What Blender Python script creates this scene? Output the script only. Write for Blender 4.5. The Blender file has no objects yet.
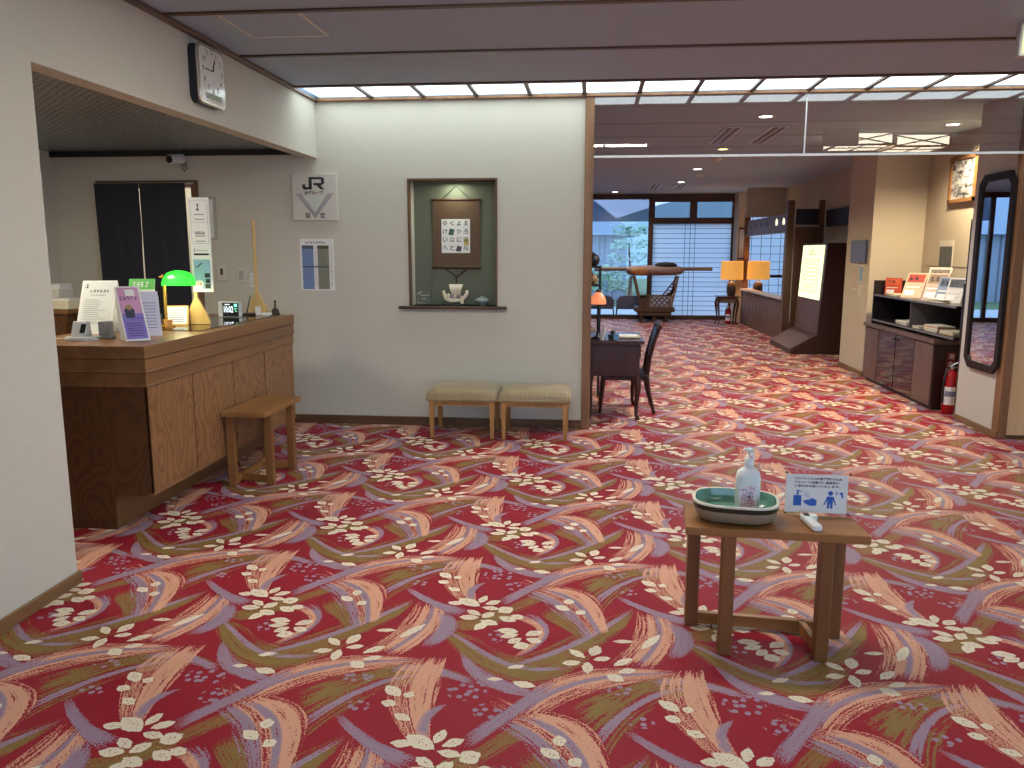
import bpy, bmesh, math, random
from mathutils import Vector, Matrix
random.seed(7)
SC = bpy.context.scene
COL = SC.collection
# ------------------------------------------------------------------ camera, world, exposure
PITCH, YAW, ROLL, CAM_H = math.radians(9.37), math.radians(5.65), math.radians(0.055), 1.6
cd = bpy.data.cameras.new('camera'); cd.sensor_width = 36; cd.lens = 805 / 1024 * 36
cd.clip_start = 0.05; cd.clip_end = 200
cam = bpy.data.objects.new('camera', cd); COL.objects.link(cam)
_f = Vector((-math.sin(YAW) * math.cos(PITCH), math.cos(YAW) * math.cos(PITCH), -math.sin(PITCH)))
_r = Vector((math.cos(YAW), math.sin(YAW), 0)); _u = _r.cross(_f)
_r2 = _r * math.cos(ROLL) + _u * math.sin(ROLL); _u2 = _u * math.cos(ROLL) - _r * math.sin(ROLL)
cam.matrix_world = Matrix(((_r2.x, _u2.x, -_f.x, 0), (_r2.y, _u2.y, -_f.y, 0), (_r2.z, _u2.z, -_f.z, CAM_H), (0, 0, 0, 1)))
SC.camera = cam
W = bpy.data.worlds.new('sky'); SC.world = W; W.use_nodes = True
_bg = W.node_tree.nodes['Background']; _bg.inputs[0].default_value = (0.46, 0.68, 1.0, 1); _bg.inputs[1].default_value = 3.6
SC.view_settings.view_transform = 'Standard'; SC.view_settings.look = 'None'
SC.view_settings.gamma = 1; SC.view_settings.use_curve_mapping = False
SC.view_settings.exposure = 0.14
SC.cycles.use_denoising = True
SC.cycles.max_bounces = 8; SC.cycles.diffuse_bounces = 4; SC.cycles.glossy_bounces = 4; SC.cycles.transmission_bounces = 8
SC.cycles.sample_clamp_indirect = 6.0
# ------------------------------------------------------------------ helpers: materials
def new_mat(name):
    m = bpy.data.materials.new(name); m.use_nodes = True
    return m, m.node_tree, m.node_tree.nodes['Principled BSDF']
def lin(r, g, b):
    f = lambda c: (c / 255 / 12.92) if c / 255 <= 0.04045 else ((c / 255 + 0.055) / 1.055) ** 2.4
    return (f(r), f(g), f(b), 1)
def mixc(nt, a, b, fac, blend='MIX'):
    n = nt.nodes.new('ShaderNodeMix'); n.data_type = 'RGBA'; n.blend_type = blend
    for s, v in ((0, fac), (6, a), (7, b)):
        if hasattr(v, 'links'): nt.links.new(v, n.inputs[s])
        else: n.inputs[s].default_value = v
    return n.outputs[2]
def math_(nt, op, a, b=0.0, c=0.0, clamp=False):
    n = nt.nodes.new('ShaderNodeMath'); n.operation = op; n.use_clamp = clamp
    for i, v in enumerate((a, b, c)):
        if hasattr(v, 'links'): nt.links.new(v, n.inputs[i])
        else: n.inputs[i].default_value = v
    return n.outputs[0]
def noise(nt, vec, scale, detail=2, rough=0.5, dims='3D'):
    n = nt.nodes.new('ShaderNodeTexNoise'); n.noise_dimensions = dims
    n.inputs['Scale'].default_value = scale; n.inputs['Detail'].default_value = detail; n.inputs['Roughness'].default_value = rough
    nt.links.new(vec, n.inputs['Vector']); return n.outputs[0]
def coords(nt, kind='Object', scale=(1, 1, 1), rot=(0, 0, 0)):
    t = nt.nodes.new('ShaderNodeTexCoord'); m = nt.nodes.new('ShaderNodeMapping')
    m.inputs['Scale'].default_value = scale; m.inputs['Rotation'].default_value = rot
    nt.links.new(t.outputs[kind], m.inputs['Vector']); return m.outputs[0]
def bump(nt, bs, h, strength=0.2, dist=0.01):
    b = nt.nodes.new('ShaderNodeBump'); b.inputs['Strength'].default_value = strength; b.inputs['Distance'].default_value = dist
    nt.links.new(h, b.inputs['Height']); nt.links.new(b.outputs[0], bs.inputs['Normal'])
def shade(c, k): return (c[0] * k, c[1] * k, c[2] * k, 1)
def plain(name, col, rough=0.55, metal=0.0, var=0.12, scale=30, bmp=0.0, spec=0.5, coat=0.0):
    m, nt, bs = new_mat(name)
    v = coords(nt); n = noise(nt, v, scale, 3)
    nt.links.new(mixc(nt, shade(col, 1 - var), shade(col, 1 + var), n), bs.inputs['Base Color'])
    bs.inputs['Roughness'].default_value = rough; bs.inputs['Metallic'].default_value = metal
    bs.inputs['Specular IOR Level'].default_value = spec; bs.inputs['Coat Weight'].default_value = coat
    if bmp: bump(nt, bs, n, bmp, 0.004)
    return m
def wood(name, c1, c2, rough=0.42, axis='Z', scale=6.0, spec=0.4, cathedral=0.0):
    """grain stretched along an axis; cathedral > 0 adds the nested arches of flat-sawn boards"""
    m, nt, bs = new_mat(name)
    k = {'X': 0, 'Y': 1, 'Z': 2}[axis]
    s = [1, 1, 1]; s[k] = 0.10; v = coords(nt, 'Object', s)
    fine = noise(nt, v, scale * 18, 2); broad = noise(nt, v, scale, 2)
    if cathedral:
        s = [1, 1, 1]; s[k] = 0.42
        r = noise(nt, coords(nt, 'Object', s), 4.6, 1, 0.4)
        ring = math_(nt, 'PINGPONG', math_(nt, 'MULTIPLY_ADD', r, 11 + cathedral, math_(nt, 'MULTIPLY', fine, 0.35)), 0.5)
        ring = math_(nt, 'SMOOTH_MIN', math_(nt, 'MULTIPLY', ring, 2.6), 1.0, 0.3)
    else:
        ring = math_(nt, 'PINGPONG', math_(nt, 'MULTIPLY_ADD', broad, 7.0, math_(nt, 'MULTIPLY', fine, 0.5)), 1.0)
    f = math_(nt, 'MULTIPLY_ADD', ring, 0.5, math_(nt, 'MULTIPLY_ADD', fine, 0.35, math_(nt, 'MULTIPLY', broad, 0.2)))
    nt.links.new(mixc(nt, c1, c2, f), bs.inputs['Base Color'])
    bs.inputs['Roughness'].default_value = rough; bs.inputs['Specular IOR Level'].default_value = spec
    bump(nt, bs, f, 0.05, 0.003)
    return m
def emit(name, col, strength):
    m, nt, bs = new_mat(name)
    n = noise(nt, coords(nt), 3, 1)
    c = mixc(nt, shade(col, 0.97), shade(col, 1.03), n)
    nt.links.new(c, bs.inputs['Base Color']); nt.links.new(c, bs.inputs['Emission Color'])
    bs.inputs['Emission Strength'].default_value = strength; bs.inputs['Roughness'].default_value = 0.6
    return m
def glass(name, col=(1, 1, 1, 1), rough=0.0, mirror_only=0.08, flat=None):
    """thin pane: mostly see-through with a weak mirror image"""
    m, nt, bs = new_mat(name); nt.nodes.remove(bs)
    out = nt.nodes['Material Output']
    tr = nt.nodes.new('ShaderNodeBsdfTransparent'); tr.inputs[0].default_value = col
    gl = nt.nodes.new('ShaderNodeBsdfGlossy'); gl.inputs['Roughness'].default_value = rough
    fr = nt.nodes.new('ShaderNodeFresnel'); fr.inputs[0].default_value = 1.5
    fac = math_(nt, 'ADD', math_(nt, 'MULTIPLY', fr.outputs[0], 0.0 if flat else 1.0), flat if flat else mirror_only - 0.04, clamp=True)
    mx = nt.nodes.new('ShaderNodeMixShader')
    nt.links.new(fac, mx.inputs[0]); nt.links.new(tr.outputs[0], mx.inputs[1]); nt.links.new(gl.outputs[0], mx.inputs[2])
    nt.links.new(mx.outputs[0], out.inputs[0]); return m
# ------------------------------------------------------------------ helpers: geometry
class MB:
    """collects shapes (several materials allowed) and builds ONE mesh object"""
    def __init__(s): s.v = []; s.f = []; s.mi = []; s.m = 0; s.sm = []; s.smooth = False
    def add(s, vs, fs):
        o = len(s.v); s.v += [tuple(p) for p in vs]
        for f in fs: s.f.append([i + o for i in f]); s.mi.append(s.m); s.sm.append(s.smooth)
    def box(s, x0, x1, y0, y1, z0, z1, bev=0.0, seg=1):
        x0, x1 = sorted((x0, x1)); y0, y1 = sorted((y0, y1)); z0, z1 = sorted((z0, z1))
        if bev > 0:
            b = bmesh.new(); bmesh.ops.create_cube(b, size=1)
            for v in b.verts: v.co = Vector(((x0 + x1) / 2 + v.co.x * (x1 - x0), (y0 + y1) / 2 + v.co.y * (y1 - y0), (z0 + z1) / 2 + v.co.z * (z1 - z0)))
            bev = min(bev, (x1 - x0) * .49, (y1 - y0) * .49, (z1 - z0) * .49)
            bmesh.ops.bevel(b, geom=b.edges[:], offset=bev, segments=seg, affect='EDGES', profile=0.5)
            s.from_bm(b); return s
        s.add([(x0, y0, z0), (x1, y0, z0), (x1, y1, z0), (x0, y1, z0), (x0, y0, z1), (x1, y0, z1), (x1, y1, z1), (x0, y1, z1)],
              [(0, 3, 2, 1), (4, 5, 6, 7), (0, 1, 5, 4), (1, 2, 6, 5), (2, 3, 7, 6), (3, 0, 4, 7)]); return s
    def from_bm(s, b):
        b.verts.index_update(); s.add([v.co[:] for v in b.verts], [[v.index for v in f.verts] for f in b.faces]); b.free()
    def obox(s, c, dims, rz=0.0, rx=0.0, ry=0.0, bev=0.0, seg=1):
        t = MB(); t.box(-dims[0] / 2, dims[0] / 2, -dims[1] / 2, dims[1] / 2, -dims[2] / 2, dims[2] / 2, bev, seg)
        M = Matrix.Translation(c) @ Matrix.Rotation(rz, 4, 'Z') @ Matrix.Rotation(ry, 4, 'Y') @ Matrix.Rotation(rx, 4, 'X')
        s.add([(M @ Vector(p))[:] for p in t.v], t.f); return s
    def beam(s, p0, p1, w, h, up=(0, 0, 1)):
        """square bar from p0 to p1, w across, h along 'up'"""
        p0, p1 = Vector(p0), Vector(p1); d = (p1 - p0).normalized(); u = Vector(up); a = d.cross(u).normalized(); u = a.cross(d).normalized()
        c = []
        for p in (p0, p1):
            for sa, su in ((-1, -1), (1, -1), (1, 1), (-1, 1)): c.append(p + a * sa * w / 2 + u * su * h / 2)
        s.add(c, [(0, 1, 2, 3), (7, 6, 5, 4), (0, 4, 5, 1), (1, 5, 6, 2), (2, 6, 7, 3), (3, 7, 4, 0)]); return s
    def tube(s, pts, r, seg=10, caps=True):
        pts = [Vector(p) for p in pts]; rs = r if isinstance(r, (list, tuple)) else [r] * len(pts)
        vs = []; ref = None
        for i, p in enumerate(pts):
            d = (pts[min(i + 1, len(pts) - 1)] - pts[max(i - 1, 0)]).normalized()
            if ref is None: ref = d.orthogonal().normalized()
            a = (ref - d * ref.dot(d)).normalized(); ref = a; b = d.cross(a)
            for k in range(seg):
                t = 2 * math.pi * k / seg; vs.append(p + (a * math.cos(t) + b * math.sin(t)) * rs[i])
        fs = []
        for i in range(len(pts) - 1):
            for k in range(seg): fs.append((i * seg + k, i * seg + (k + 1) % seg, (i + 1) * seg + (k + 1) % seg, (i + 1) * seg + k))
        o = s.smooth; s.smooth = True; s.add(vs, fs); s.smooth = o
        if caps: s.add([vs[k] for k in range(seg)][::-1], [list(range(seg))]); s.add(vs[-seg:], [list(range(seg))])
        return s
    def lathe(s, prof, c=(0, 0, 0), seg=24, sx=1.0, sy=1.0, power=2.0, caps=True):
        """profile of (radius, z) turned about a vertical axis; power > 2 gives a rounded-rectangle plan"""
        vs = []
        for r, z in prof:
            for k in range(seg):
                t = 2 * math.pi * k / seg; ct, st = math.cos(t), math.sin(t)
                q = (abs(ct) ** power + abs(st) ** power) ** (-1 / power)
                vs.append((c[0] + r * ct * q * sx, c[1] + r * st * q * sy, c[2] + z))
        fs = []; n = len(prof)
        for i in range(n - 1):
            for k in range(seg): fs.append((i * seg + k, i * seg + (k + 1) % seg, (i + 1) * seg + (k + 1) % seg, (i + 1) * seg + k))
        o = s.smooth; s.smooth = True; s.add(vs, fs); s.smooth = o
        if caps and prof[0][0] > 1e-5: s.add(vs[:seg][::-1], [list(range(seg))])
        if caps and prof[-1][0] > 1e-5: s.add(vs[-seg:], [list(range(seg))])
        return s
    def prism(s, poly, axis, a0, a1):
        """2-D outline extruded along axis: 'x' (y,z), 'y' (x,z), 'z' (x,y)"""
        n = len(poly); mk = {'x': lambda p, a: (a, p[0], p[1]), 'y': lambda p, a: (p[0], a, p[1]), 'z': lambda p, a: (p[0], p[1], a)}[axis]
        vs = [mk(p, a0) for p in poly] + [mk(p, a1) for p in poly]
        area = sum(poly[i][0] * poly[(i + 1) % n][1] - poly[(i + 1) % n][0] * poly[i][1] for i in range(n))
        flip = (area > 0) == (axis != 'y')
        if a1 < a0: flip = not flip
        A = list(range(n)); Bk = list(range(n, 2 * n))
        fs = [A[::-1] if flip else A, Bk if flip else Bk[::-1]]
        for i in range(n):
            q = (i, (i + 1) % n, (i + 1) % n + n, i + n); fs.append(q if flip else q[::-1])
        s.add(vs, fs); return s
    def ball(s, c, r, seg=14, rings=8):
        rx, ry, rz = r if isinstance(r, (tuple, list)) else (r, r, r); vs = [(c[0], c[1], c[2] - rz)]
        for i in range(1, rings):
            a = math.pi * i / rings - math.pi / 2
            for k in range(seg):
                t = 2 * math.pi * k / seg; vs.append((c[0] + rx * math.cos(a) * math.cos(t), c[1] + ry * math.cos(a) * math.sin(t), c[2] + rz * math.sin(a)))
        vs.append((c[0], c[1], c[2] + rz)); fs = []; top = len(vs) - 1
        for k in range(seg): fs.append((0, 1 + (k + 1) % seg, 1 + k)); fs.append((top, top - seg + k, top - seg + (k + 1) % seg))
        for i in range(rings - 2):
            for k in range(seg): a = 1 + i * seg; fs.append((a + k, a + (k + 1) % seg, a + seg + (k + 1) % seg, a + seg + k))
        o = s.smooth; s.smooth = True; s.add(vs, fs); s.smooth = o; return s
    def grid(s, fn, nu, nv):
        vs = [fn(i / nu, j / nv) for j in range(nv + 1) for i in range(nu + 1)]
        fs = [(j * (nu + 1) + i, j * (nu + 1) + i + 1, (j + 1) * (nu + 1) + i + 1, (j + 1) * (nu + 1) + i) for j in range(nv) for i in range(nu)]
        o = s.smooth; s.smooth = True; s.add(vs, fs); s.smooth = o; return s
    def build(s, name, mat, parent=None, local=False, bevel=0.0):
        off = Vector((0, 0, 0)) if (local or parent is None) else origin(parent)
        me = bpy.data.meshes.new(name); me.from_pydata([tuple(Vector(p) - off) for p in s.v], [], s.f)
        for m in (mat if isinstance(mat, (list, tuple)) else [mat]): me.materials.append(m)
        me.polygons.foreach_set('material_index', s.mi); me.polygons.foreach_set('use_smooth', s.sm); me.update()
        o = bpy.data.objects.new(name, me); COL.objects.link(o)
        if parent is not None: o.parent = parent
        if bevel:
            b = o.modifiers.new('bevel', 'BEVEL'); b.width = bevel; b.segments = 2; b.limit_method = 'ANGLE'; b.angle_limit = math.radians(40)
        return o
def origin(o):
    p = Vector((0, 0, 0))
    while o is not None: p += o.location; o = o.parent
    return p
def tag(o, label=None, cat=None, group=None, kind=None):
    for k, v in (('label', label), ('category', cat), ('group', group), ('kind', kind)):
        if v: o[k] = v
    return o
def thing(name, label, cat, loc=(0, 0, 0), rz=0.0, group=None):
    o = bpy.data.objects.new(name, None); o.empty_display_size = 0.05; COL.objects.link(o)
    o.location = loc; o.rotation_euler = (0, 0, rz); return tag(o, label, cat, group)
def one(mb, name, mat, label, cat, group=None, bevel=0.0): return tag(mb.build(name, mat, bevel=bevel), label, cat, group)
def struct(mb, name, mat, parent=None, bevel=0.0):
    o = mb.build(name, mat, parent, bevel=bevel)
    if parent is None: o['kind'] = 'structure'
    return o
def copy_tree(o, parent=None):
    c = o.copy(); COL.objects.link(c); c.parent = parent
    for ch in list(o.children): copy_tree(ch, c)
    return c
_txt = {}
def glyphs(s, bold=0.012):
    if (s, bold) in _txt: return _txt[(s, bold)]
    cu = bpy.data.curves.new('t', 'FONT'); cu.body = s; cu.resolution_u = 2; cu.size = 1; cu.offset = bold
    ob = bpy.data.objects.new('t', cu); COL.objects.link(ob)
    dg = bpy.context.evaluated_depsgraph_get(); me = bpy.data.meshes.new_from_object(ob.evaluated_get(dg))
    vs = [v.co[:2] for v in me.vertices]; fs = [list(p.vertices) for p in me.polygons]
    bpy.data.objects.remove(ob); bpy.data.curves.remove(cu); bpy.data.meshes.remove(me)
    if not vs: vs, fs = [(0, 0), (1, 0), (1, 1), (0, 1)], [[0, 1, 2, 3]]
    x0 = min(v[0] for v in vs); x1 = max(v[0] for v in vs); y0 = min(v[1] for v in vs); y1 = max(v[1] for v in vs)
    _txt[(s, bold)] = (vs, fs, (x0, x1, y0, y1)); return _txt[(s, bold)]
class Sheet:
    """flat print on a plane: origin o, U to the reader's right, V up; all marks go into one MB"""
    def __init__(s, o, U, V, lift=0.0008): s.o = Vector(o); s.U = Vector(U).normalized(); s.V = Vector(V).normalized(); s.n = s.U.cross(s.V); s.mb = MB(); s.lift = lift; s.lv = 1
    def pt(s, u, v): return s.o + s.U * u + s.V * v + s.n * s.lift * s.lv
    def poly(s, pts, m=0): s.mb.m = m; s.mb.add([s.pt(*p) for p in pts], [list(range(len(pts)))]); return s
    def rect(s, u0, v0, u1, v1, m=0): return s.poly([(u0, v0), (u1, v0), (u1, v1), (u0, v1)], m)
    def disc(s, u, v, r, m=0, n=16, ry=None): return s.poly([(u + r * math.cos(2 * math.pi * k / n), v + (ry or r) * math.sin(2 * math.pi * k / n)) for k in range(n)], m)
    def text(s, t, u, v, h, m=0, w=None, maxw=None, bold=0.012):
        """baseline-left at (u, v); h = height of the glyph box; w forces the width"""
        vs, fs, (x0, x1, y0, y1) = glyphs(t, bold); k = h / max(y1 - y0, 1e-6); kx = (w / max(x1 - x0, 1e-6)) if w else k
        if maxw and (x1 - x0) * kx > maxw: kx = maxw / (x1 - x0)
        s.mb.m = m; s.mb.add([s.pt(u + (a - x0) * kx, v + (b - y0) * k) for a, b in vs], fs); return s
    def marks(s, n, u, v, h, m, w, seed=1):
        """a line of small unreadable print: n blocks, each a few strokes"""
        r = random.Random(seed * 31 + n); p = w / n
        for i in range(n):
            a = u + i * p
            for q in range(3):
                if r.random() < .8: z = v + h * (q + .15) / 3; s.rect(a + p * r.uniform(.02, .25), z, a + p * r.uniform(.55, .85), z + h * .17, m)
            x = a + p * r.uniform(.15, .6); s.rect(x, v, x + p * .16, v + h * r.uniform(.7, 1), m)
        return s
    def build(s, name, mats, parent, local=False): return s.mb.build(name, mats, parent, local)
T=(1.004, 1.078)
BR=[
 ('C', 0.3125, 2.6674, 0.4665, 0.3036, [-0.0488, -0.411, 0.218, 0.225], [-0.1804, -0.4258, -0.0334, 0.6543], 'C'),
 ('C2', 0.4233, 2.8137, -0.2343, 0.1577, [0.0868, -0.1662, -0.0488, 0.0573], [0.0599, -0.2348, -0.082, 0.3363], 'V'),
 ('F3', -0.1607, 2.98, 0.4862, 0.1829, [-0.1959, 0.3738, 0.295, -0.7253], [-0.2112, 0.3949, 0.1185, -0.003], 'O'),
 ('F1', -0.3343, 3.0261, -0.475, 0.2698, [0.1358, 0.3633, -0.209, -0.5354], [0.2258, 0.2586, -0.1681, -0.0954], 'F1'),
 ('F2', -0.0266, 3.1838, 0.8444, 0.34, [0.0177, 0.1864, 0.0289, -0.2692], [-0.054, 0.0674, 0.0317, 0.0284], 'F2'),
 ('A2', -0.1055, 3.2925, -0.969, 0.1496, [-0.1122, -0.0262, 0.1314, -0.1121], [0.0028, -0.1533, -0.0917, 0.3328], 'O'),
 ('J2', -0.2806, 3.4853, 0.9092, 0.1127, [-0.0079, 0.0584, 0.0038, -0.2938], [-0.0013, -0.0082, 0.0261, 0.2431], 'O'),
 ('J3', -0.2228, 2.5564, -0.7994, 0.1373, [-0.0378, -0.0034, -0.0073, -0.1779], [-0.0294, -0.0676, 0.0514, 0.2535], 'T'),
 ('K', -0.4593, 3.3144, 0.6581, 0.1513, [-0.1901, 0.1877, 0.1661, -0.4808], [-0.1587, 0.1855, 0.157, 0.1022], 'O'),
 ('H', 0.417, 2.6504, -1.4083, 0.2648, [-0.0715, 0.2456, 0.1247, -0.398], [0.0118, 0.0789, -0.075, 0.0984], 'H'),
 ('E1', 0.2415, 3.1987, -1.7897, 0.2295, [0.05, -0.2256, -0.0196, 0.4738], [0.0021, -0.1625, -0.0093, -0.1032], 'E1'),
 ('E2', 0.3636, 3.1975, -1.6006, 0.152, [0.0899, -0.3355, -0.0692, 0.4788], [0.0256, -0.2309, -0.0455, 0.0603], 'V'),
 ('L', -0.2835, 3.1714, -1.5402, 0.177, [0.2952, -0.6515, -0.1426, 0.478], [0.086, -0.4536, -0.1981, 0.6804], 'L'),
 ('A', -0.0879, 3.4214, -0.9878, 0.2337, [0.0257, -0.139, -0.0168, -0.0969], [0.1658, -0.2984, -0.2467, 0.6243], 'A'),
 ('B', 0.0597, 2.7672, 0.5149, 0.302, [0.0676, -0.1978, -0.0126, 0.0706], [0.0463, -0.3252, -0.0959, 0.4451], 'B'),
 ('J', -0.2562, 2.5937, 0.9806, 0.2239, [-0.01, -0.0208, 0.0054, -0.0897], [0.0066, -0.0145, -0.0058, 0.1187], 'V'),
 ('G', -0.347, 2.8449, -0.6954, 0.2016, [-0.0069, 0.3334, -0.0424, -0.3744], [0.0203, 0.1489, -0.0001, -0.0648], 'V'),
 ('D', -0.7043, 3.4679, -0.6523, 0.1858, [-0.0416, 0.0975, -0.0219, -0.1961], [0.0054, 0.1289, 0.0592, 0.0086], 'V'),
 ('I', 0.4831, 2.5234, -1.8049, 0.0981, [-0.1074, 0.3547, 0.0305, -0.4418], [0.0192, 0.2525, 0.0528, -0.1133], 'V'),
]
PET=[
 (-0.0368, 3.0364, 2.36, 0.0429, 0.02),
 (0.0364, 3.0667, 1.28, 0.046, 0.026),
 (-0.0571, 2.9588, -2.902, 0.038, 0.02),
 (0.0624, 3.0025, 0.314, 0.0355, 0.018),
 (0.0068, 2.9289, -1.564, 0.0445, 0.022),
 (0.1458, 2.9864, -2.401, 0.0496, 0.02),
 (0.1585, 2.918, -2.762, 0.0368, 0.017),
 (0.1121, 2.8625, -0.607, 0.0377, 0.026),
 (0.1528, 3.1569, 0.101, 0.0421, 0.015),
 (-0.082, 2.4414, -1.425, 0.0298, 0.024),
 (-0.1105, 2.3722, -0.644, 0.0397, 0.024),
 (-0.0281, 2.3337, -0.72, 0.0243, 0.024),
 (-0.2713, 2.9071, 0.402, 0.0348, 0.015),
 (-0.3424, 2.8083, 0.1, 0.0297, 0.013),
 (-0.2277, 2.7813, -0.262, 0.0456, 0.022),
 (0.2988, 2.6887, -0.765, 0.0454, 0.026),
 (0.3627, 2.6693, -0.227, 0.0211, 0.02),
 (0.3031, 2.6068, -0.331, 0.0293, 0.022),
 (0.3709, 2.5254, -0.473, 0.0353, 0.02),
 (0.2668, 3.165, 1.015, 0.0768, 0.02),
 (-0.6006, 3.4536, -0.059, 0.0363, 0.022),
 (-0.5404, 3.4681, -0.593, 0.0635, 0.034),
 (-0.4808, 3.5053, 1.297, 0.0396, 0.02),
 (-0.4302, 3.4749, 0.608, 0.0387, 0.022),
 (-0.4335, 3.4162, -0.213, 0.0409, 0.02),
 (-0.5184, 3.3148, 0.039, 0.0433, 0.026),
 (-0.5034, 3.3642, -0.634, 0.0408, 0.02),
 (-0.4368, 3.3456, 0.898, 0.0377, 0.024),
 (-0.4234, 3.2731, -0.402, 0.043, 0.026),
 (-0.4554, 3.2367, 1.06, 0.0435, 0.024),
 (-0.3646, 3.4038, 0.742, 0.0371, 0.036),
 (-0.347, 3.3137, -0.459, 0.0422, 0.026),
 (-0.3067, 3.3399, -0.304, 0.0305, 0.024),
 (-0.3342, 3.2031, -0.09, 0.0458, 0.026),
 (-0.3242, 3.1597, 0.403, 0.0405, 0.022),
 (-0.2964, 3.1193, 0.801, 0.0347, 0.022),
 (-0.2652, 3.078, 0.431, 0.0354, 0.03),
 (-0.2213, 3.1916, 0.63, 0.0412, 0.024),
 (-0.2176, 3.1294, -0.373, 0.0336, 0.024),
]
DOT=[(0.5663, 2.7201, 0, 0.0778, 0.0698), (0.6594, 2.5908, 0, 0.0529, 0.0487), (0.1456, 2.7728, 0, 0.0642, 0.0345), (0.1934, 2.5771, 0, 0.0471, 0.0377), (-0.3773, 3.1503, 0, 0.0367, 0.0554)]
# ------------------------------------------------------------------ carpet print (one repeat, all in nodes)
def carpet_material():
    m, nt, bs = new_mat('carpet')
    N = nt.nodes.new; LK = nt.links.new
    tc = N('ShaderNodeTexCoord')
    jit = noise(nt, tc.outputs['Object'], 70, 2)            # ragged edges
    jit2 = noise(nt, tc.outputs['Object'], 62, 2)
    cmb = N('ShaderNodeCombineXYZ')
    LK(math_(nt, 'MULTIPLY_ADD', jit, 0.014, -0.007), cmb.inputs[0]); LK(math_(nt, 'MULTIPLY_ADD', jit2, 0.014, -0.007), cmb.inputs[1])
    pv = N('ShaderNodeVectorMath'); pv.operation = 'ADD'; LK(tc.outputs['Object'], pv.inputs[0]); LK(cmb.outputs[0], pv.inputs[1])
    flat = N('ShaderNodeVectorMath'); flat.operation = 'MULTIPLY'; flat.inputs[1].default_value = (1, 1, 0); LK(pv.outputs[0], flat.inputs[0])
    P = flat.outputs[0]
    speck = math_(nt, 'MULTIPLY_ADD', noise(nt, tc.outputs['Object'], 150, 1), 2.4, -0.7)
    col = None
    KEY = {'P': lin(219, 162, 134), 'V': lin(156, 132, 152), 'O': lin(138, 112, 58)}
    RED = lin(152, 14, 40)
    RAMP = {
        'C': [(0, 'O', 0), (.02, 'O', .42), (.16, 'O', .5), (.2, 'V', .95), (.36, 'V', .95), (.4, 'O', .4), (.5, 'O', .74), (.9, 'O', .7), (.99, 'O', .5), (1, 'O', 0)],
        'F1': [(0, 'O', 0), (.02, 'O', .6), (.1, 'O', .78), (.48, 'O', .84), (.52, 'V', .95), (.72, 'V', .95), (.76, 'O', .25), (.99, 'O', .5), (1, 'O', 0)],
        'F2': [(0, 'O', 0), (.02, 'O', .7), (.1, 'O', .82), (.44, 'O', .85), (.48, 'V', .95), (.74, 'V', .95), (.8, 'O', .3), (.99, 'O', .45), (1, 'O', 0)],
        'T': [(0, 'P', 0), (.02, 'P', .3), (.5, 'P', .38), (.98, 'P', .3), (1, 'P', 0)],
        'O': [(0, 'O', 0), (.02, 'O', .55), (.5, 'O', .7), (.98, 'O', .55), (1, 'O', 0)],
        'H': [(0, 'P', 0), (.02, 'P', .45), (.4, 'P', .6), (.43, 'P', .15), (.46, 'P', .95), (.97, 'P', .97), (1, 'P', 0)],
        'E1': [(0, 'P', 0), (.02, 'P', .7), (.28, 'P', .9), (.34, 'V', .9), (.46, 'V', .85), (.5, 'P', .75), (.72, 'P', .85), (.77, 'P', .2), (.84, 'P', .55), (.98, 'P', .5), (1, 'P', 0)],
        'V': [(0, 'V', 0), (.02, 'V', .75), (.3, 'V', .95), (.8, 'V', .95), (.98, 'V', .7), (1, 'V', 0)],
        'L': [(0, 'P', 0), (.02, 'P', .75), (.5, 'P', .9), (.6, 'V', .85), (.97, 'V', .8), (1, 'V', 0)],
        'A': [(0, 'V', 0), (.02, 'V', .4), (.1, 'V', .85), (.25, 'V', .8), (.29, 'P', .4), (.47, 'P', .5), (.5, 'V', .92), (.65, 'V', .92), (.69, 'P', .95), (.98, 'P', .97), (1, 'P', 0)],
        'B': [(0, 'P', 0), (.02, 'P', .5), (.28, 'P', .62), (.31, 'P', .92), (.4, 'P', .92), (.44, 'V', .92), (.62, 'V', .92), (.66, 'P', .95), (.88, 'P', .92), (.92, 'P', .3), (.99, 'P', .4), (1, 'P', 0)],
    }
    SOLID = {'F1': .25, 'A': .2, 'V': .45, 'H': .3}
    def after(c):      # evaluate what follows only once c is known (keeps few values alive at a time)
        n = N('ShaderNodeVectorMath'); n.operation = 'MULTIPLY_ADD'; n.inputs[1].default_value = (1e-9, 1e-9, 0)
        LK(c, n.inputs[0]); LK(flat.outputs[0], n.inputs[2]); return n.outputs[0]
    def local(x, y, a, sx, sy):
        w = N('ShaderNodeVectorMath'); w.operation = 'WRAP'
        w.inputs[1].default_value = (x + T[0] / 2, y + T[1] / 2, 1); w.inputs[2].default_value = (x - T[0] / 2, y - T[1] / 2, -1)
        LK(P, w.inputs[0])
        mp = N('ShaderNodeMapping'); mp.vector_type = 'TEXTURE'
        mp.inputs['Location'].default_value = (x, y, 0); mp.inputs['Rotation'].default_value = (0, 0, a); mp.inputs['Scale'].default_value = (sx, sy, 1)
        LK(w.outputs[0], mp.inputs[0]); return mp.outputs[0]
    col = RED
    for k, (name, x, y, a, L, lo, hi, key) in enumerate(BR):
        v = local(x, y, a, L, L)
        sp = N('ShaderNodeSeparateXYZ'); LK(v, sp.inputs[0]); lx, ly = sp.outputs[0], sp.outputs[1]
        def poly(c):
            t = math_(nt, 'MULTIPLY_ADD', lx, c[0], c[1]); t = math_(nt, 'MULTIPLY_ADD', t, lx, c[2]); return math_(nt, 'MULTIPLY_ADD', t, lx, c[3])
        lo, hi = [l - .20 * (h - l) for h, l in zip(hi, lo)], [h + .20 * (h - l) for h, l in zip(hi, lo)]
        pl = poly(lo)
        ph = poly([h - l for h, l in zip(hi, lo)])
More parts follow.
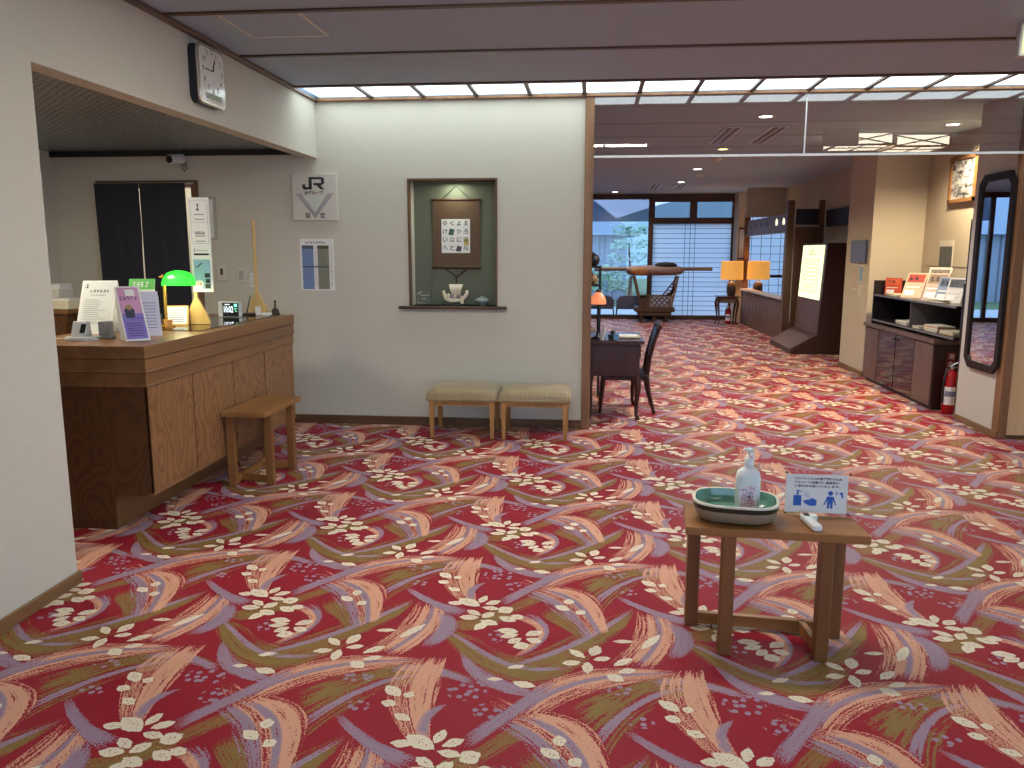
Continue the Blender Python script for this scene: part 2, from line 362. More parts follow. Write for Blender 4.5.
        s = math_(nt, 'DIVIDE', math_(nt, 'SUBTRACT', ly, pl), ph)
        rp = N('ShaderNodeValToRGB'); e = rp.color_ramp.elements; R = RAMP[key]
        f0, f1 = R[0][1], R[-1][1]
        R = [(0, f0, 0), (.02, f0, .3), (.10, f0, .5)] + [(.12 + .76 * p_, c_, d_) for p_, c_, d_ in R[1:-1]] + [(.90, f1, .5), (.98, f1, .3), (1, f1, 0)]
        while len(e) < len(R): e.new(0.5)
        for q, (p_, c_, d_) in zip(e, R): q.position = p_
        for q, (p_, c_, d_) in zip(e, R): q.color = KEY[c_][:3] + (min(d_, .9),)
        LK(s, rp.inputs[0])
        fade = math_(nt, 'MULTIPLY_ADD', math_(nt, 'ABSOLUTE', lx), -1 / SOLID.get(key, .4), 1.12 / SOLID.get(key, .4), clamp=True)
        dn = math_(nt, 'MULTIPLY', rp.outputs[1], math_(nt, 'POWER', fade, 0.6))
        cv = N('ShaderNodeCombineXYZ'); LK(math_(nt, 'MULTIPLY_ADD', lx, 1.3 * L / .25, k * 7.3), cv.inputs[0]); LK(math_(nt, 'MULTIPLY', s, 22.0), cv.inputs[1])
        st = noise(nt, cv.outputs[0], 1.0, 2, dims='2D')
        n = math_(nt, 'MULTIPLY_ADD', st, 2.0, math_(nt, 'MULTIPLY_ADD', speck, 0.62, -0.82))
        n = math_(nt, 'MAXIMUM', n, 0.05)
        col = mixc(nt, col, rp.outputs[0], math_(nt, 'LESS_THAN', n, dn)); P = after(col)
    # clusters of lavender dots
    vo = N('ShaderNodeTexVoronoi'); vo.voronoi_dimensions = '2D'; vo.inputs['Scale'].default_value = 27; vo.inputs['Randomness'].default_value = 0.7
    LK(tc.outputs['Object'], vo.inputs['Vector'])
    dot = math_(nt, 'LESS_THAN', vo.outputs['Distance'], 0.30)
    acc = None
    for x, y, a, sx, sy in DOT:
        ln = N('ShaderNodeVectorMath'); ln.operation = 'LENGTH'; LK(local(x, y, a, sx, sy), ln.inputs[0])
        acc = ln.outputs['Value'] if acc is None else math_(nt, 'MINIMUM', acc, ln.outputs['Value'])
    col = mixc(nt, col, KEY['V'], math_(nt, 'MULTIPLY', dot, math_(nt, 'LESS_THAN', acc, 1.0)))
    acc = None
    for k, (x, y, a, L, w) in enumerate(PET):
        if k % 6 == 0: P = after(acc if acc is not None else col)
        sp = N('ShaderNodeSeparateXYZ'); LK(local(x, y, a, L * 1.03, w * 1.0), sp.inputs[0])
        q = math_(nt, 'MULTIPLY_ADD', sp.outputs[0], sp.outputs[0], math_(nt, 'ABSOLUTE', sp.outputs[1]))
        acc = q if acc is None else math_(nt, 'MINIMUM', acc, q)
    pm = math_(nt, 'LESS_THAN', acc, 1.0)
    pm = math_(nt, 'MULTIPLY', pm, math_(nt, 'LESS_THAN', speck, math_(nt, 'MULTIPLY_ADD', acc, 0.35, 0.72)))
    col = mixc(nt, col, lin(230, 218, 194), pm)
    tuft = noise(nt, tc.outputs['Object'], 420, 1)
    col = mixc(nt, col, mixc(nt, (0.72, 0.72, 0.72, 1), (1.12, 1.12, 1.12, 1), tuft), 1.0, 'MULTIPLY')
    LK(col, bs.inputs['Base Color'])
    bs.inputs['Roughness'].default_value = 0.52; bs.inputs['Specular IOR Level'].default_value = 0.2
    bs.inputs['Sheen Weight'].default_value = 0.03; bs.inputs['Sheen Roughness'].default_value = 0.5
    bump(nt, bs, tuft, 0.25, 0.004)
    return m
# ------------------------------------------------------------------ materials
def wallpaper(name, col, strength=0.25, fine=1.0, rough=0.75):
    m, nt, bs = new_mat(name)
    a = noise(nt, coords(nt, 'Object', (160 * fine, 160 * fine, 14)), 1, 2); b = noise(nt, coords(nt, 'Object', (14, 14, 160 * fine)), 1, 2)
    big = noise(nt, coords(nt), 1.3, 2)
    w = math_(nt, 'ADD', a, b)
    f = math_(nt, 'MULTIPLY_ADD', w, 0.4, math_(nt, 'MULTIPLY', big, 0.2))
    nt.links.new(mixc(nt, shade(col, 0.9), shade(col, 1.1), f), bs.inputs['Base Color'])
    bs.inputs['Roughness'].default_value = rough; bs.inputs['Specular IOR Level'].default_value = 0.25
    bump(nt, bs, w, strength, 0.002); return m
PAPER = wallpaper('wallpaper_beige', lin(208, 203, 187))
CEILP = wallpaper('ceiling_paper', lin(168, 184, 201), 0.15)
GREENP = wallpaper('niche_cloth', lin(112, 116, 99), 0.2)
FARP = wallpaper('far_wallpaper', lin(196, 184, 164), 0.2)
TRIM = wood('dark_trim', lin(64, 42, 32), lin(96, 66, 48), axis='X')
BASE = wood('baseboard_wood', lin(84, 58, 38), lin(120, 88, 58), axis='X')
BASEY = wood('baseboard_wood_side', lin(104, 76, 48), lin(142, 108, 72), axis='Y')
POST = wood('post_wood', lin(116, 82, 54), lin(154, 114, 80), axis='Z')
FRAME = wood('window_frame_wood', lin(58, 38, 30), lin(88, 60, 46), axis='X')
PALE = wood('pale_panel', lin(222, 184, 134), lin(240, 208, 162), axis='Z', scale=9)
BLACK = plain('black_satin', (0.012, 0.012, 0.014, 1), 0.4)
WHITEP = plain('white_plastic', lin(228, 228, 224), 0.35, var=0.03)
OFFW = plain('off_white', lin(214, 208, 196), 0.6, var=0.04)
ALU = plain('aluminium', lin(198, 200, 202), 0.35, metal=0.6, var=0.05)
PANE = glass('clear_pane', (0.97, 0.98, 0.99, 1), 0.0, 0.045)
SCREEN = glass('smoke_screen_glass', (0.93, 0.94, 0.95, 1), 0.0, 0.11)
CLEAR = glass('clear_acrylic', (0.97, 0.99, 0.985, 1), 0.0, 0.05, flat=0.035)
STRIP = emit('strip_diffuser', (0.85, 1.0, 1.05, 1), 3.2)
TUBE = emit('tube_diffuser', (1.0, 0.98, 0.88, 1), 58.0)
FILL_TUBE = emit('tube_diffuser_fill', (1.0, 0.98, 0.9, 1), 8.0)
LATT = emit('lattice_diffuser', (1.0, 0.90, 0.68, 1), 6.0)
DOWN = emit('downlight_lens', (1.0, 0.93, 0.8, 1), 14.0)
DOWNY = emit('downlight_lens_yellow', (1.0, 0.85, 0.25, 1), 6.0)
def mesh_ceiling():
    m, nt, bs = new_mat('desk_ceiling_mesh')
    ch = nt.nodes.new('ShaderNodeTexVoronoi'); ch.inputs['Scale'].default_value = 1; ch.inputs['Randomness'].default_value = 0.15
    nt.links.new(coords(nt, 'Object', (24, 24, 24), (0, 0, 0.78)), ch.inputs['Vector'])
    nt.links.new(mixc(nt, lin(112, 122, 126), lin(206, 214, 218), ch.outputs['Distance']), bs.inputs['Base Color'])
    bs.inputs['Roughness'].default_value = 0.26; bs.inputs['Metallic'].default_value = 0.6
    bump(nt, bs, ch.outputs['Distance'], 1.0, 0.02); return m
MESHC = mesh_ceiling()
# ------------------------------------------------------------------ the setting
XL, YB, ZC, ZS, YW, XR = -2.47, 7.23, 2.92, 2.42, 3.49, 3.51
ZD, YF = 2.5, 19.5
floor = struct(MB().box(-6.5, 6.5, -4.5, YF + 0.1, -0.06, 0), 'floor', carpet_material())
struct(MB().box(XL - .12, 6.5, -4.5, 6.63, ZC, ZC + .1), 'ceiling', CEILP)
struct(MB().box(XL - .12, XL, 6.5, 7.4, ZC, ZC + .12).box(6.4, 6.5, 6.5, 7.4, ZC, ZC + .12).box(-6.5, 6.5, 7.28, YF + .1, ZC, ZC + .1).box(XL - .12, 6.5, 6.63, 7.28, ZC + .07, ZC + .12), 'ceiling', CEILP)
struct(MB().box(-5.1, XL - .12, 1.4, YB, ZD, ZD + .06), 'ceiling', MESHC)
w = MB().box(XL - .12, XL, -4.5, YW, 0, ZC).box(XL - .12, XL, YW, YB, ZS, ZC)
struct(w, 'wall_left', PAPER)
# back wall with the picture niche and the curtained doorway
NX0, NX1, NZ0, NZ1, NY = -1.64, -0.86, 1.108, 2.222, 7.43
DX0, DX1, DZ = -4.53, -3.66, 2.19
w = MB().box(-5.1, DX0, YB, 7.55, 0, ZC).box(DX0, DX1, YB, 7.55, DZ, ZC).box(DX1, NX0, YB, 7.55, 0, ZC).box(NX0, NX1, YB, 7.55, 0, NZ0).box(NX0, NX1, YB, 7.55, NZ1, ZC).box(NX1, -.08, YB, 7.55, 0, ZC).box(NX0, NX1, NY, 7.55, NZ0, NZ1)
wb = struct(w, 'wall_back', PAPER)
t = .004
struct(MB().box(NX0, NX1, NY - t, NY, NZ0, NZ1).box(NX1 - t, NX1, YB + .01, NY, NZ0, NZ1).box(NX0, NX1, YB + .01, NY, NZ1 - t, NZ1), 'niche_lining', GREENP, wb)
f = MB().box(NX0 - .014, NX0 + .004, YB - .012, YB + .05, NZ0, NZ1 + .014).box(NX1 - .004, NX1 + .014, YB - .012, YB + .05, NZ0, NZ1 + .014).box(NX0, NX1, YB - .012, YB + .05, NZ1 - .004, NZ1 + .014)
struct(f, 'niche_frame', wood('niche_frame_wood', lin(92, 66, 46), lin(122, 90, 64)), wb)
struct(MB().box(-1.745, -.76, YB - .06, NY, NZ0 - .026, NZ0, .004), 'niche_sill', TRIM, wb)
struct(MB().box(-.082, -.006, YB - .03, 7.57, 0, ZC - .02, .004), 'trim_1', POST)
struct(MB().box(-5.0, -.082, YB - .016, YB, 0, .08, .004), 'baseboard_back', BASE)
struct(MB().box(XL, XL + .014, -4.5, YW + .005, 0, .062, .003).box(XL - .12, XL + .014, YW, YW + .012, 0, .062), 'baseboard_left', BASEY)
struct(MB().box(XL, XL + .045, -4.5, 6.6, ZC - .028, ZC, .006).box(XL, XL + .03, 6.6, YB, ZC - .02, ZC), 'trim_2', wood('cornice', lin(92, 70, 60), lin(124, 98, 84), axis='Y'))
struct(MB().box(XL, 5, YB - .05, YB + .0, ZC - .02, ZC + .005, .003), 'trim_3', POST)
for k, yy in enumerate((5.6, 4.6, 3.6, 2.6, 1.6, .6, -.4, -1.4, -2.4)):
    struct(MB().box(XL, 6, yy - .019, yy + .019, ZC - .012, ZC + .002), f'trim_{k + 4}', TRIM)
h = MB()   # access hatch frame in the ceiling
for a in ((-2.14, -1.65, 4.60, 4.615), (-2.14, -1.65, 5.13, 5.145), (-2.14, -2.125, 4.60, 5.145), (-1.665, -1.65, 4.60, 5.145)): h.box(a[0], a[1], a[2], a[3], ZC - .006, ZC)
tag(h.build('ceiling_hatch', plain('hatch_rim', lin(214, 206, 194), 0.4, metal=0.1)), 'square access hatch with pale metal rim in the lobby ceiling', 'hatch')
# reception back room
struct(MB().box(-5.1, -5.0, 1.4, 7.23, 0, ZD), 'wall_desk_left', PAPER)
struct(MB().box(-5.1, XL - .12, 1.3, 1.4, 0, ZD + .06), 'wall_desk_front', PAPER)
struct(MB().box(-5.0, XL - .12, YB - .03, YB, ZD - .05, ZD), 'trim_20', BLACK)
struct(MB().box(-5.1, -3.1, 9.2, 9.3, 0, ZC).box(-3.2, -3.1, 7.55, 9.2, 0, ZC).box(-5.2, -5.1, 7.23, 9.3, 0, ZC), 'wall_office', PAPER)
d = MB().box(DX0 - .045, DX0, YB - .02, YB + .1, 0, DZ + .045).box(DX1, DX1 + .06, YB - .02, YB + .1, 0, DZ + .045).box(DX0, DX1, YB - .02, YB + .1, DZ, DZ + .045)
struct(d, 'door_1', wood('door_frame', lin(96, 66, 42), lin(128, 92, 62), axis='Z'))
# lobby behind the camera; its glazed front is added for fill daylight
struct(MB().box(-2.6, -2.0, -4.6, -4.5, 0, ZC).box(5.9, 6.5, -4.6, -4.5, 0, ZC).box(-2.0, 5.9, -4.6, -4.5, 2.6, ZC), 'wall_front', PAPER)
en = MB().box(-2.0, 5.9, -4.58, -4.52, 0, .08).box(-2.0, 5.9, -4.58, -4.52, 2.52, 2.6)
for k in range(7): en.box(-2.0 + k * 1.3, -1.94 + k * 1.3, -4.58, -4.52, .08, 2.52)
w4 = struct(en, 'fill_window_front', ALU)
for k in range(6): MB().box(-1.94 + k * 1.3, -.7 + k * 1.3, -4.553, -4.547, .08, 2.52).build('pane', PANE, w4)
struct(MB().box(-14, 30, -30, -4.6, -.12, -.03), 'ground_forecourt', plain('forecourt_stone', lin(176, 174, 170), .8, var=.08, scale=4))
struct(MB().box(6.4, 6.5, -4.5, -2.5, 0, ZC).box(6.4, 6.5, -2.5, 4.5, 0, .4).box(6.4, 6.5, -2.5, 4.5, 2.45, ZC).box(6.4, 6.5, 4.5, YF, 0, ZC), 'wall_right', PAPER)
en = MB().box(6.42, 6.48, -2.5, 4.5, .4, .46).box(6.42, 6.48, -2.5, 4.5, 2.39, 2.45)
for k in range(6): en.box(6.42, 6.48, -2.5 + k * 1.388, -2.44 + k * 1.388, .46, 2.39)
w5 = struct(en, 'fill_window_side', ALU)  # unseen side glazing, added to bring in daylight from the right
for k in range(5): MB().box(6.447, 6.453, -2.44 + k * 1.388, -1.112 + k * 1.388, .46, 2.39).build('pane', PANE, w5)
struct(MB().box(6.6, 30, -4.6, 24, -.12, -.03), 'ground_side_garden', plain('side_garden', lin(120, 128, 104), .9, var=.2, scale=3))
# right side: timber edge, pale wood panel, mirror wall, shelf alcove, pillar
struct(MB().box(XR, XR + .075, 7.19, 7.30, 0, ZC, .004), 'trim_21', POST)
pw = struct(MB().box(XR + .075, 6.4, 7.24, 7.32, 0, ZC), 'wall_lobby_right', PAPER)
struct(MB().box(XR + .075, 5.2, 7.21, 7.24, .03, ZC), 'wood_panel', PALE, pw)
struct(MB().box(XR + .075, 5.2, 7.20, 7.24, 0, .03), 'baseboard_lobby_right', BASE)
struct(MB().box(XR, XR + .1, 7.30, 8.02, 0, ZC), 'wall_mirror', wallpaper('wallpaper_pale', lin(200, 196, 184)))
struct(MB().box(XR - .012, XR, 7.19, 8.03, 0, .06, .003), 'baseboard_right', BASEY)
struct(MB().box(4.14, 4.24, 7.32, 10.75, 0, ZC), 'wall_alcove', FARP)
struct(MB().box(XR, 4.24, 10.75, 11.75, 0, ZC), 'wall_pillar', FARP)
struct(MB().box(XR - .012, XR, 10.74, 11.76, 0, .06).box(XR, 4.14, 10.738, 10.75, 0, .06), 'baseboard_pillar', BASEY)
struct(MB().box(4.05, 4.15, 11.75, 12.0, 0, ZC).box(4.05, 4.15, 12.0, 13.0, 2.02, ZC).box(4.05, 4.15, 13.0, 17.9, 0, ZC).box(3.24, 4.15, 17.9, 18.0, 2.32, ZC), 'wall_far_right', FARP)
struct(MB().box(-5.2, -5.1, 9.3, YF, 0, ZC), 'wall_far_left', FARP)
dr = struct(MB().box(4.10, 4.14, 12.0, 13.0, 0, 1.62), 'door_2', plain('dark_door', lin(22, 24, 34), 0.4))
struct(MB().box(4.10, 4.13, 12.03, 12.97, 1.64, 1.98), 'pane', plain('grey_green_pane', lin(96, 98, 84), 0.3), dr)
struct(MB().box(4.03, 4.06, 11.96, 12.03, 0, 2.25).box(4.03, 4.06, 12.97, 13.03, 0, 2.25), 'door_jamb', plain('black_jamb', lin(16, 18, 26), 0.4), dr)
struct(MB().box(3.98, 4.06, 11.8, 14.6, 2.02, 2.30, .005), 'door_header', plain('navy_header', lin(38, 44, 60), 0.5), dr)
# hanging smoke-screen glass above the wide opening
g = thing('glass_smoke_screen', 'clear glass screen hung from the ceiling above the wide opening', 'glass screen', (1.75, 7.22, 2.4))
for a, b in ((-.004, 1.752), (1.760, XR)):
    MB().box(a, b, 7.217, 7.223, 2.412, ZC - .02).build('pane', SCREEN, g)
MB().box(-.004, XR, 7.21, 7.232, 2.395, 2.414).build('bottom_rail', WHITEP, g)
MB().box(1.751, 1.761, 7.212, 7.228, 2.41, ZC - .02).build('joint_strip', WHITEP, g)
# glowing ceiling trough along the back wall: one diffuser panel per bay
ORD = ['first', 'second', 'third', 'fourth', 'fifth', 'sixth', 'seventh', 'eighth', 'ninth', 'tenth', 'eleventh', 'twelfth', 'thirteenth', 'fourteenth', 'fifteenth']
edges = [-2.43] + [-1.945 + .463 * k for k in range(14)]
struct(MB().box(XL, 4.6, 6.61, 6.665, ZC - .012, ZC + .07, .003), 'trim_22', TRIM)
for k in range(len(edges) - 1):
    p = thing('ceiling_light_panel', f'{ORD[k]} glowing white ceiling panel counted from the reception side along the back wall', 'ceiling light', ((edges[k] + edges[k + 1]) / 2, 6.9, ZC), group='glowing panels along the back wall')
    MB().box(edges[k] + .018, edges[k + 1] - .018, 6.665, 7.175, ZC + .012, ZC + .02).build('diffuser', STRIP, p)
    MB().box(edges[k + 1] - .018, edges[k + 1] + .018, 6.665, 7.18, ZC - .006, ZC + .03).build('divider', TRIM, p)
# second trough overhead and two unseen rows added behind the photographer for fill
for k, (x0, x1) in enumerate(((-.98, -.4), (-.36, .10), (.14, .64))):
    p = thing('ceiling_tube_light', f'{ORD[k]} slim white tube light of the row above the middle of the lobby', 'ceiling light', ((x0 + x1) / 2, 3.98, ZC), group='slim tube lights above the lobby')
    MB().box(x0, x1, 3.90, 4.06, ZC - .024, ZC - .02).build('diffuser', TUBE, p)
    MB().box(x0, x1, 3.89, 4.07, ZC - .02, ZC, .005).build('housing', WHITEP, p)
for k, (xx, yy) in enumerate(((-1.2, 1.4), (1.4, 1.4), (4.0, 1.4), (-1.2, -1.6), (1.4, -1.6), (4.0, -1.6))):
    p = thing('ceiling_tube_light', f'{ORD[k]} long white tube light on the lobby ceiling behind the viewpoint', 'ceiling light', (xx, yy, ZC), group='long tube lights behind the viewpoint')
    MB().box(xx - .6, xx + .6, yy - .12, yy + .12, ZC - .05, ZC - .045).build('diffuser', FILL_TUBE, p)
    MB().box(xx - .62, xx + .62, yy - .13, yy + .13, ZC - .045, ZC, .01).build('housing', WHITEP, p)
for k, (xx, yy) in enumerate(((3.05, 4.35), (3.75, 4.15))):   # timber lattice lights, seen mirrored in the glass screen
    p = thing('lattice_ceiling_light', ['timber lattice ceiling light nearer the middle of the lobby', 'timber lattice ceiling light nearer the right wall'][k], 'ceiling light', (xx, yy, ZC), group='timber lattice ceiling lights')
    MB().box(xx - .3, xx + .3, yy - .3, yy + .3, ZC - .12, ZC - .005).build('diffuser', LATT, p)
    lb = MB()
    for sx in (-1, 1):
        for sy in (-1, 1): lb.box(xx + sx * .3 - .012, xx + sx * .3 + .012, yy + sy * .3 - .012, yy + sy * .3 + .012, ZC - .13, ZC)
    for s in (-1, 1):
        lb.box(xx - .31, xx + .31, yy + s * .305 - .01, yy + s * .305 + .01, ZC - .135, ZC - .115); lb.box(xx + s * .305 - .01, xx + s * .305 + .01, yy - .31, yy + .31, ZC - .135, ZC - .115)
        lb.beam((xx - .3, yy + s * .306, ZC - .12), (xx + .3, yy + s * .306, ZC - .005), .014, .014); lb.beam((xx - .3, yy + s * .306, ZC - .005), (xx + .3, yy + s * .306, ZC - .12), .014, .014)
    lb.box(xx - .008, xx + .008, yy - .3, yy + .3, ZC - .13, ZC - .12).box(xx - .3, xx + .3, yy - .008, yy + .008, ZC - .13, ZC - .12)
    lb.build('lattice', TRIM, p)
def downlight(x, y, label, mat, watts, col=(1, .97, .95), ang=140):
    p = thing('downlight', label, 'ceiling light', (x, y, ZC), group='round downlights of the far lounge')
    MB().lathe([(.062, -.004), (.062, 0)], (x, y, ZC), 20).build('lens', mat, p)
    MB().lathe([(.064, -.006), (.085, -.008), (.088, 0)], (x, y, ZC), 20, caps=False).build('rim', WHITEP, p)
    l = bpy.data.lights.new('downlight_beam', 'SPOT'); l.energy = watts; l.color = col; l.spot_size = math.radians(ang); l.spot_blend = 0.6; l.shadow_soft_size = .06
    o = bpy.data.objects.new('downlight_beam', l); COL.objects.link(o); o.parent = p; o.location = (0, 0, -.02)
DLW = 250
downlight(1.68, 8.5, 'white round downlight just behind the glass screen', DOWN, DLW)
downlight(1.67, 11.1, 'yellowish round downlight below the ceiling air vent', DOWNY, DLW * .6, (1, .88, .5))
downlight(1.67, 13.7, 'white round downlight between the two smoke detectors', DOWN, DLW * .7)
downlight(1.67, 16.2, 'white round downlight beyond the farther smoke detector', DOWN, DLW * .6)
downlight(.475, 18.7, 'white round downlight near the garden window', DOWN, DLW * .4)
downlight(3.74, 9.2, 'round downlight over the brochure shelf alcove', DOWN, DLW * 1.15, (1, .80, .52), 150)
for k, (x, y) in enumerate(((1.75, 12.1), (1.82, 14.6))):
    p = one(MB().lathe([(.06, 0), (.06, -.02), (.045, -.045), (.0, -.05)], (x, y, ZC), 18), 'smoke_detector', OFFW, ['nearer grey smoke detector on the far ceiling', 'farther grey smoke detector on the far ceiling'][k], 'smoke detector', 'smoke detectors')
def vent(x0, y0, x1, y1, label):
    p = thing('ceiling_vent', label, 'vent', ((x0 + x1) / 2, (y0 + y1) / 2, ZC), group='ceiling air vents')
    MB().box(x0, x1, y0, y1, ZC - .008, ZC).build('cover', CEILP, p)
    wd = x1 - x0
    for a in (x0, x1 - wd * .27):
        MB().box(a, a + wd * .27, y0, y1, ZC - .012, ZC - .008).build('slot_frame', plain('slot_white', lin(240, 240, 240), .5, var=.02), p)
        for q in (.12, .56): MB().box(a + wd * .27 * q, a + wd * .27 * (q + .32), y0 + .02, y1 - .02, ZC - .016, ZC - .012).build('slot', BLACK, p)
vent(1.40, 9.15, 2.06, 10.45, 'large ceiling air vent with two dark slots behind the glass')
vent(1.15, 16.6, 1.85, 17.8, 'small distant ceiling air vent with two dark slots near the windows')
# daylight side: window wall at the far end
OUTF = FRAME
wf = MB().box(-5.1, 6.4, YF - .05, YF + .06, 2.80, ZC).box(1.29, 1.40, YF - .06, YF + .06, 0, ZC).box(1.40, 3.30, YF - .06, YF + .06, 2.235, 2.375).box(1.40, 3.30, YF - .06, YF + .06, 2.735, 2.80).box(1.40, 1.43, YF - .06, YF + .06, 2.37, 2.74).box(2.235, 2.40, YF - .06, YF + .06, 2.37, 2.74).box(3.20, 3.30, YF - .06, YF + .06, 0, 2.80)
wf.box(-5.1, 6.4, YF - .06, YF + .06, 0, .10).box(-2.0, -1.92, YF - .05, YF + .05, .1, 2.8)
win1 = struct(wf, 'window_1', OUTF)
MB().box(-5.1, -2.0, YF - .005, YF + .005, .1, 2.8).build('pane', PANE, win1); MB().box(-1.92, 1.29, YF - .005, YF + .005, .1, 2.8).build('pane', PANE, win1)
SMOKY = glass('smoky_pane', (0.66, 0.66, 0.70, 1), 0.0, 0.06)
for a, b in ((1.43, 2.235), (2.40, 3.20)): MB().box(a, b, YF - .005, YF + .005, 2.375, 2.735).build('transom_pane', SMOKY, win1)
bl = MB().box(-1.92, 1.29, YF - .03, YF - .02, 2.29, 2.8).build('roller_blind', glass('grey_blind', (0.42, 0.42, 0.46, 1), 0.5, 0.05), win1)
def shoji_paper():
    m, nt, bs = new_mat('shoji_paper'); out = nt.nodes['Material Output']
    n = noise(nt, coords(nt), 40, 3); c = mixc(nt, (.74, .80, .86, 1), (.82, .87, .92, 1), n)
    df = nt.nodes.new('ShaderNodeBsdfDiffuse'); tl = nt.nodes.new('ShaderNodeBsdfTranslucent'); mx = nt.nodes.new('ShaderNodeMixShader'); mx.inputs[0].default_value = .62
    nt.links.new(c, df.inputs[0]); nt.links.new(c, tl.inputs[0]); nt.links.new(df.outputs[0], mx.inputs[1]); nt.links.new(tl.outputs[0], mx.inputs[2]); nt.links.new(mx.outputs[0], out.inputs[0])
    nt.nodes.remove(bs); return m
SHOJI = shoji_paper()
def shoji(name, x0, x1, z0, z1, nh, vert):
    w = struct(MB().box(x0, x1, YF - .008, YF - .006, z0, z1), name, SHOJI)
    bar = MB().box(0, x1 - x0, 0, .014, -.005, .005).build('shoji_bar', FRAME, w, True); bar.location = (x0, YF - .026, z0 + (z1 - z0) / (nh + 1))
    for k in range(1, nh):
        c = bar.copy(); COL.objects.link(c); c.location.z = z0 + (z1 - z0) * (k + 1) / (nh + 1)
    for x in vert: MB().box(x - .005, x + .005, YF - .036, YF - .024, z0, z1).build('shoji_bar', FRAME, w)
    return w
shoji('window_2', 1.40, 3.20, .10, 2.235, 18, (2.14, 2.26, 2.37))
shoji('window_3', 3.30, 6.3, .10, 2.8, 14, [3.45 + .22 * k for k in range(13)])
struct(MB().box(3.30, 6.3, YF - .06, YF - .03, 1.0, 1.06), 'trim_23', FRAME)
struct(MB().box(3.24, 3.50, 18.85, YF - .06, 0, ZC), 'wall_column', FARP)
# outdoors beyond the glass, distance haze mixed into house and leaf colours
struct(MB().box(-12, 6.5, YF + .1, 24, -.12, -.02), 'ground_terrace', plain('terrace_stone', lin(140, 148, 158), 0.8, var=.08, scale=4))
struct(MB().box(-25, 25, 24, 60, -.15, -.04), 'ground_garden', plain('garden_moss', lin(70, 92, 62), 0.95, var=.3, scale=6))
hl = MB().grid(lambda u, v: (-45 + 90 * u, 50 + 6 * v, -.2 + (7 + 3.5 * math.sin(u * 9) + 1.5 * math.sin(u * 23 + 1)) * v), 40, 6); struct(hl, 'sky_screen_hills', plain('sky_screen_haze', lin(112, 136, 142), .9, var=.12, scale=.4))  # added ridge that screens off bright low sky, haze in its colour
bd = thing('neighbour_building', 'grey-blue timber house with a sloping roof beyond the garden window', 'building', (-2.5, 29, 0))
BW = wood('hazy_boards', lin(100, 114, 132), lin(122, 136, 154), axis='Z', scale=2)
MB().box(-9, 1.15, 28, 34, -.1, 2.25).build('wall', BW, bd)
MB().prism([(-9.5, 2.15), (1.6, 2.15), (1.2, 2.35), (-1.2, 4.2), (-9.5, 4.2)], 'y', 27.6, 34).build('roof', plain('roof_tiles', lin(132, 150, 172), 0.7, var=.1, scale=5), bd)
BATT = plain('batten_wood', lin(84, 92, 104), .8)
for k in range(22): MB().box(-9 + .46 * k, -8.95 + .46 * k, 27.98, 28.0, -.1, 2.15).build('batten', BATT, bd)
def tree(name, label, x, y, h, r, col, seed, nleaf=420):
    rnd = random.Random(seed); t = thing(name, label, 'tree', (x, y, -.05))
    MB().tube([(x, y, -.05), (x + .05, y, h * .4), (x - .04, y + .03, h * .8)], [.07, .05, .02], 8).build('trunk', wood('bark', lin(70, 60, 50), lin(96, 84, 70), .9), t)
    m = MB()
    for i in range(nleaf):
        a, b = rnd.uniform(0, 6.28), rnd.uniform(-1, 1); q = rnd.random() ** .4; lay = rnd.choice((.45, .62, .78, .95))
        c = Vector((x + math.cos(a) * r * q * (1.3 - lay * .7), y + math.sin(a) * r * q * (1.3 - lay * .7), h * lay + b * .13))
        d = Vector((rnd.uniform(-1, 1), rnd.uniform(-1, 1), rnd.uniform(-.5, .5))).normalized(); e = d.orthogonal().normalized(); L = rnd.uniform(.06, .12)
        m.add([c - d * L, c + e * L * .5, c + d * L, c - e * L * .5], [(0, 1, 2, 3)])
    o = m.build('foliage', plain('leaf_' + name, col, .7, var=.3), t); o['kind'] = 'stuff'
tree('pine_tree', 'small layered pine tree in the garden outside the window', 1.05, 23.5, 2.3, .75, lin(112, 144, 130), 3)
tree('garden_shrub', 'low leafy garden shrub beyond the chairs outside', .2, 25.0, 1.1, .9, lin(116, 146, 118), 5)
tree('garden_shrub', 'taller leafy garden shrub left of the pine outside', -1.8, 24.5, 1.6, .9, lin(108, 136, 120), 8)
# unseen lamps: reception one added for fill, office behind the curtain, concealed niche one
def arealamp(name, label, loc, size, watts, col, rot=(0, 0, 0), cat='ceiling light', body=True, mat=None):
    p = thing(name, label, cat, loc)
    if body: MB().box(loc[0] - size / 2, loc[0] + size / 2, loc[1] - size / 3, loc[1] + size / 3, loc[2], loc[2] + .008).build('housing', mat or WHITEP, p)
    l = bpy.data.lights.new('lamp_light', 'AREA'); l.energy = watts; l.color = col; l.size = size
    o = bpy.data.objects.new('lamp_light', l); COL.objects.link(o); o.parent = p; o.location = (0, 0, -.005); o.rotation_euler = rot
arealamp('reception_fill_lamp', 'white ceiling lamp over the staff side of reception', (-3.8, 4.6, ZD - .03), .5, 30, (1, .9, .74))
arealamp('office_ceiling_lamp', 'white ceiling lamp in the room behind the curtain', (-4.1, 8.4, ZC - .03), .5, 25, (1, .95, .85))
arealamp('niche_lamp', 'small lamp concealed at the top of the picture niche', (-1.25, 7.31, NZ1 - .013), .10, 1.6, (.95, 1, .8), mat=GREENP)
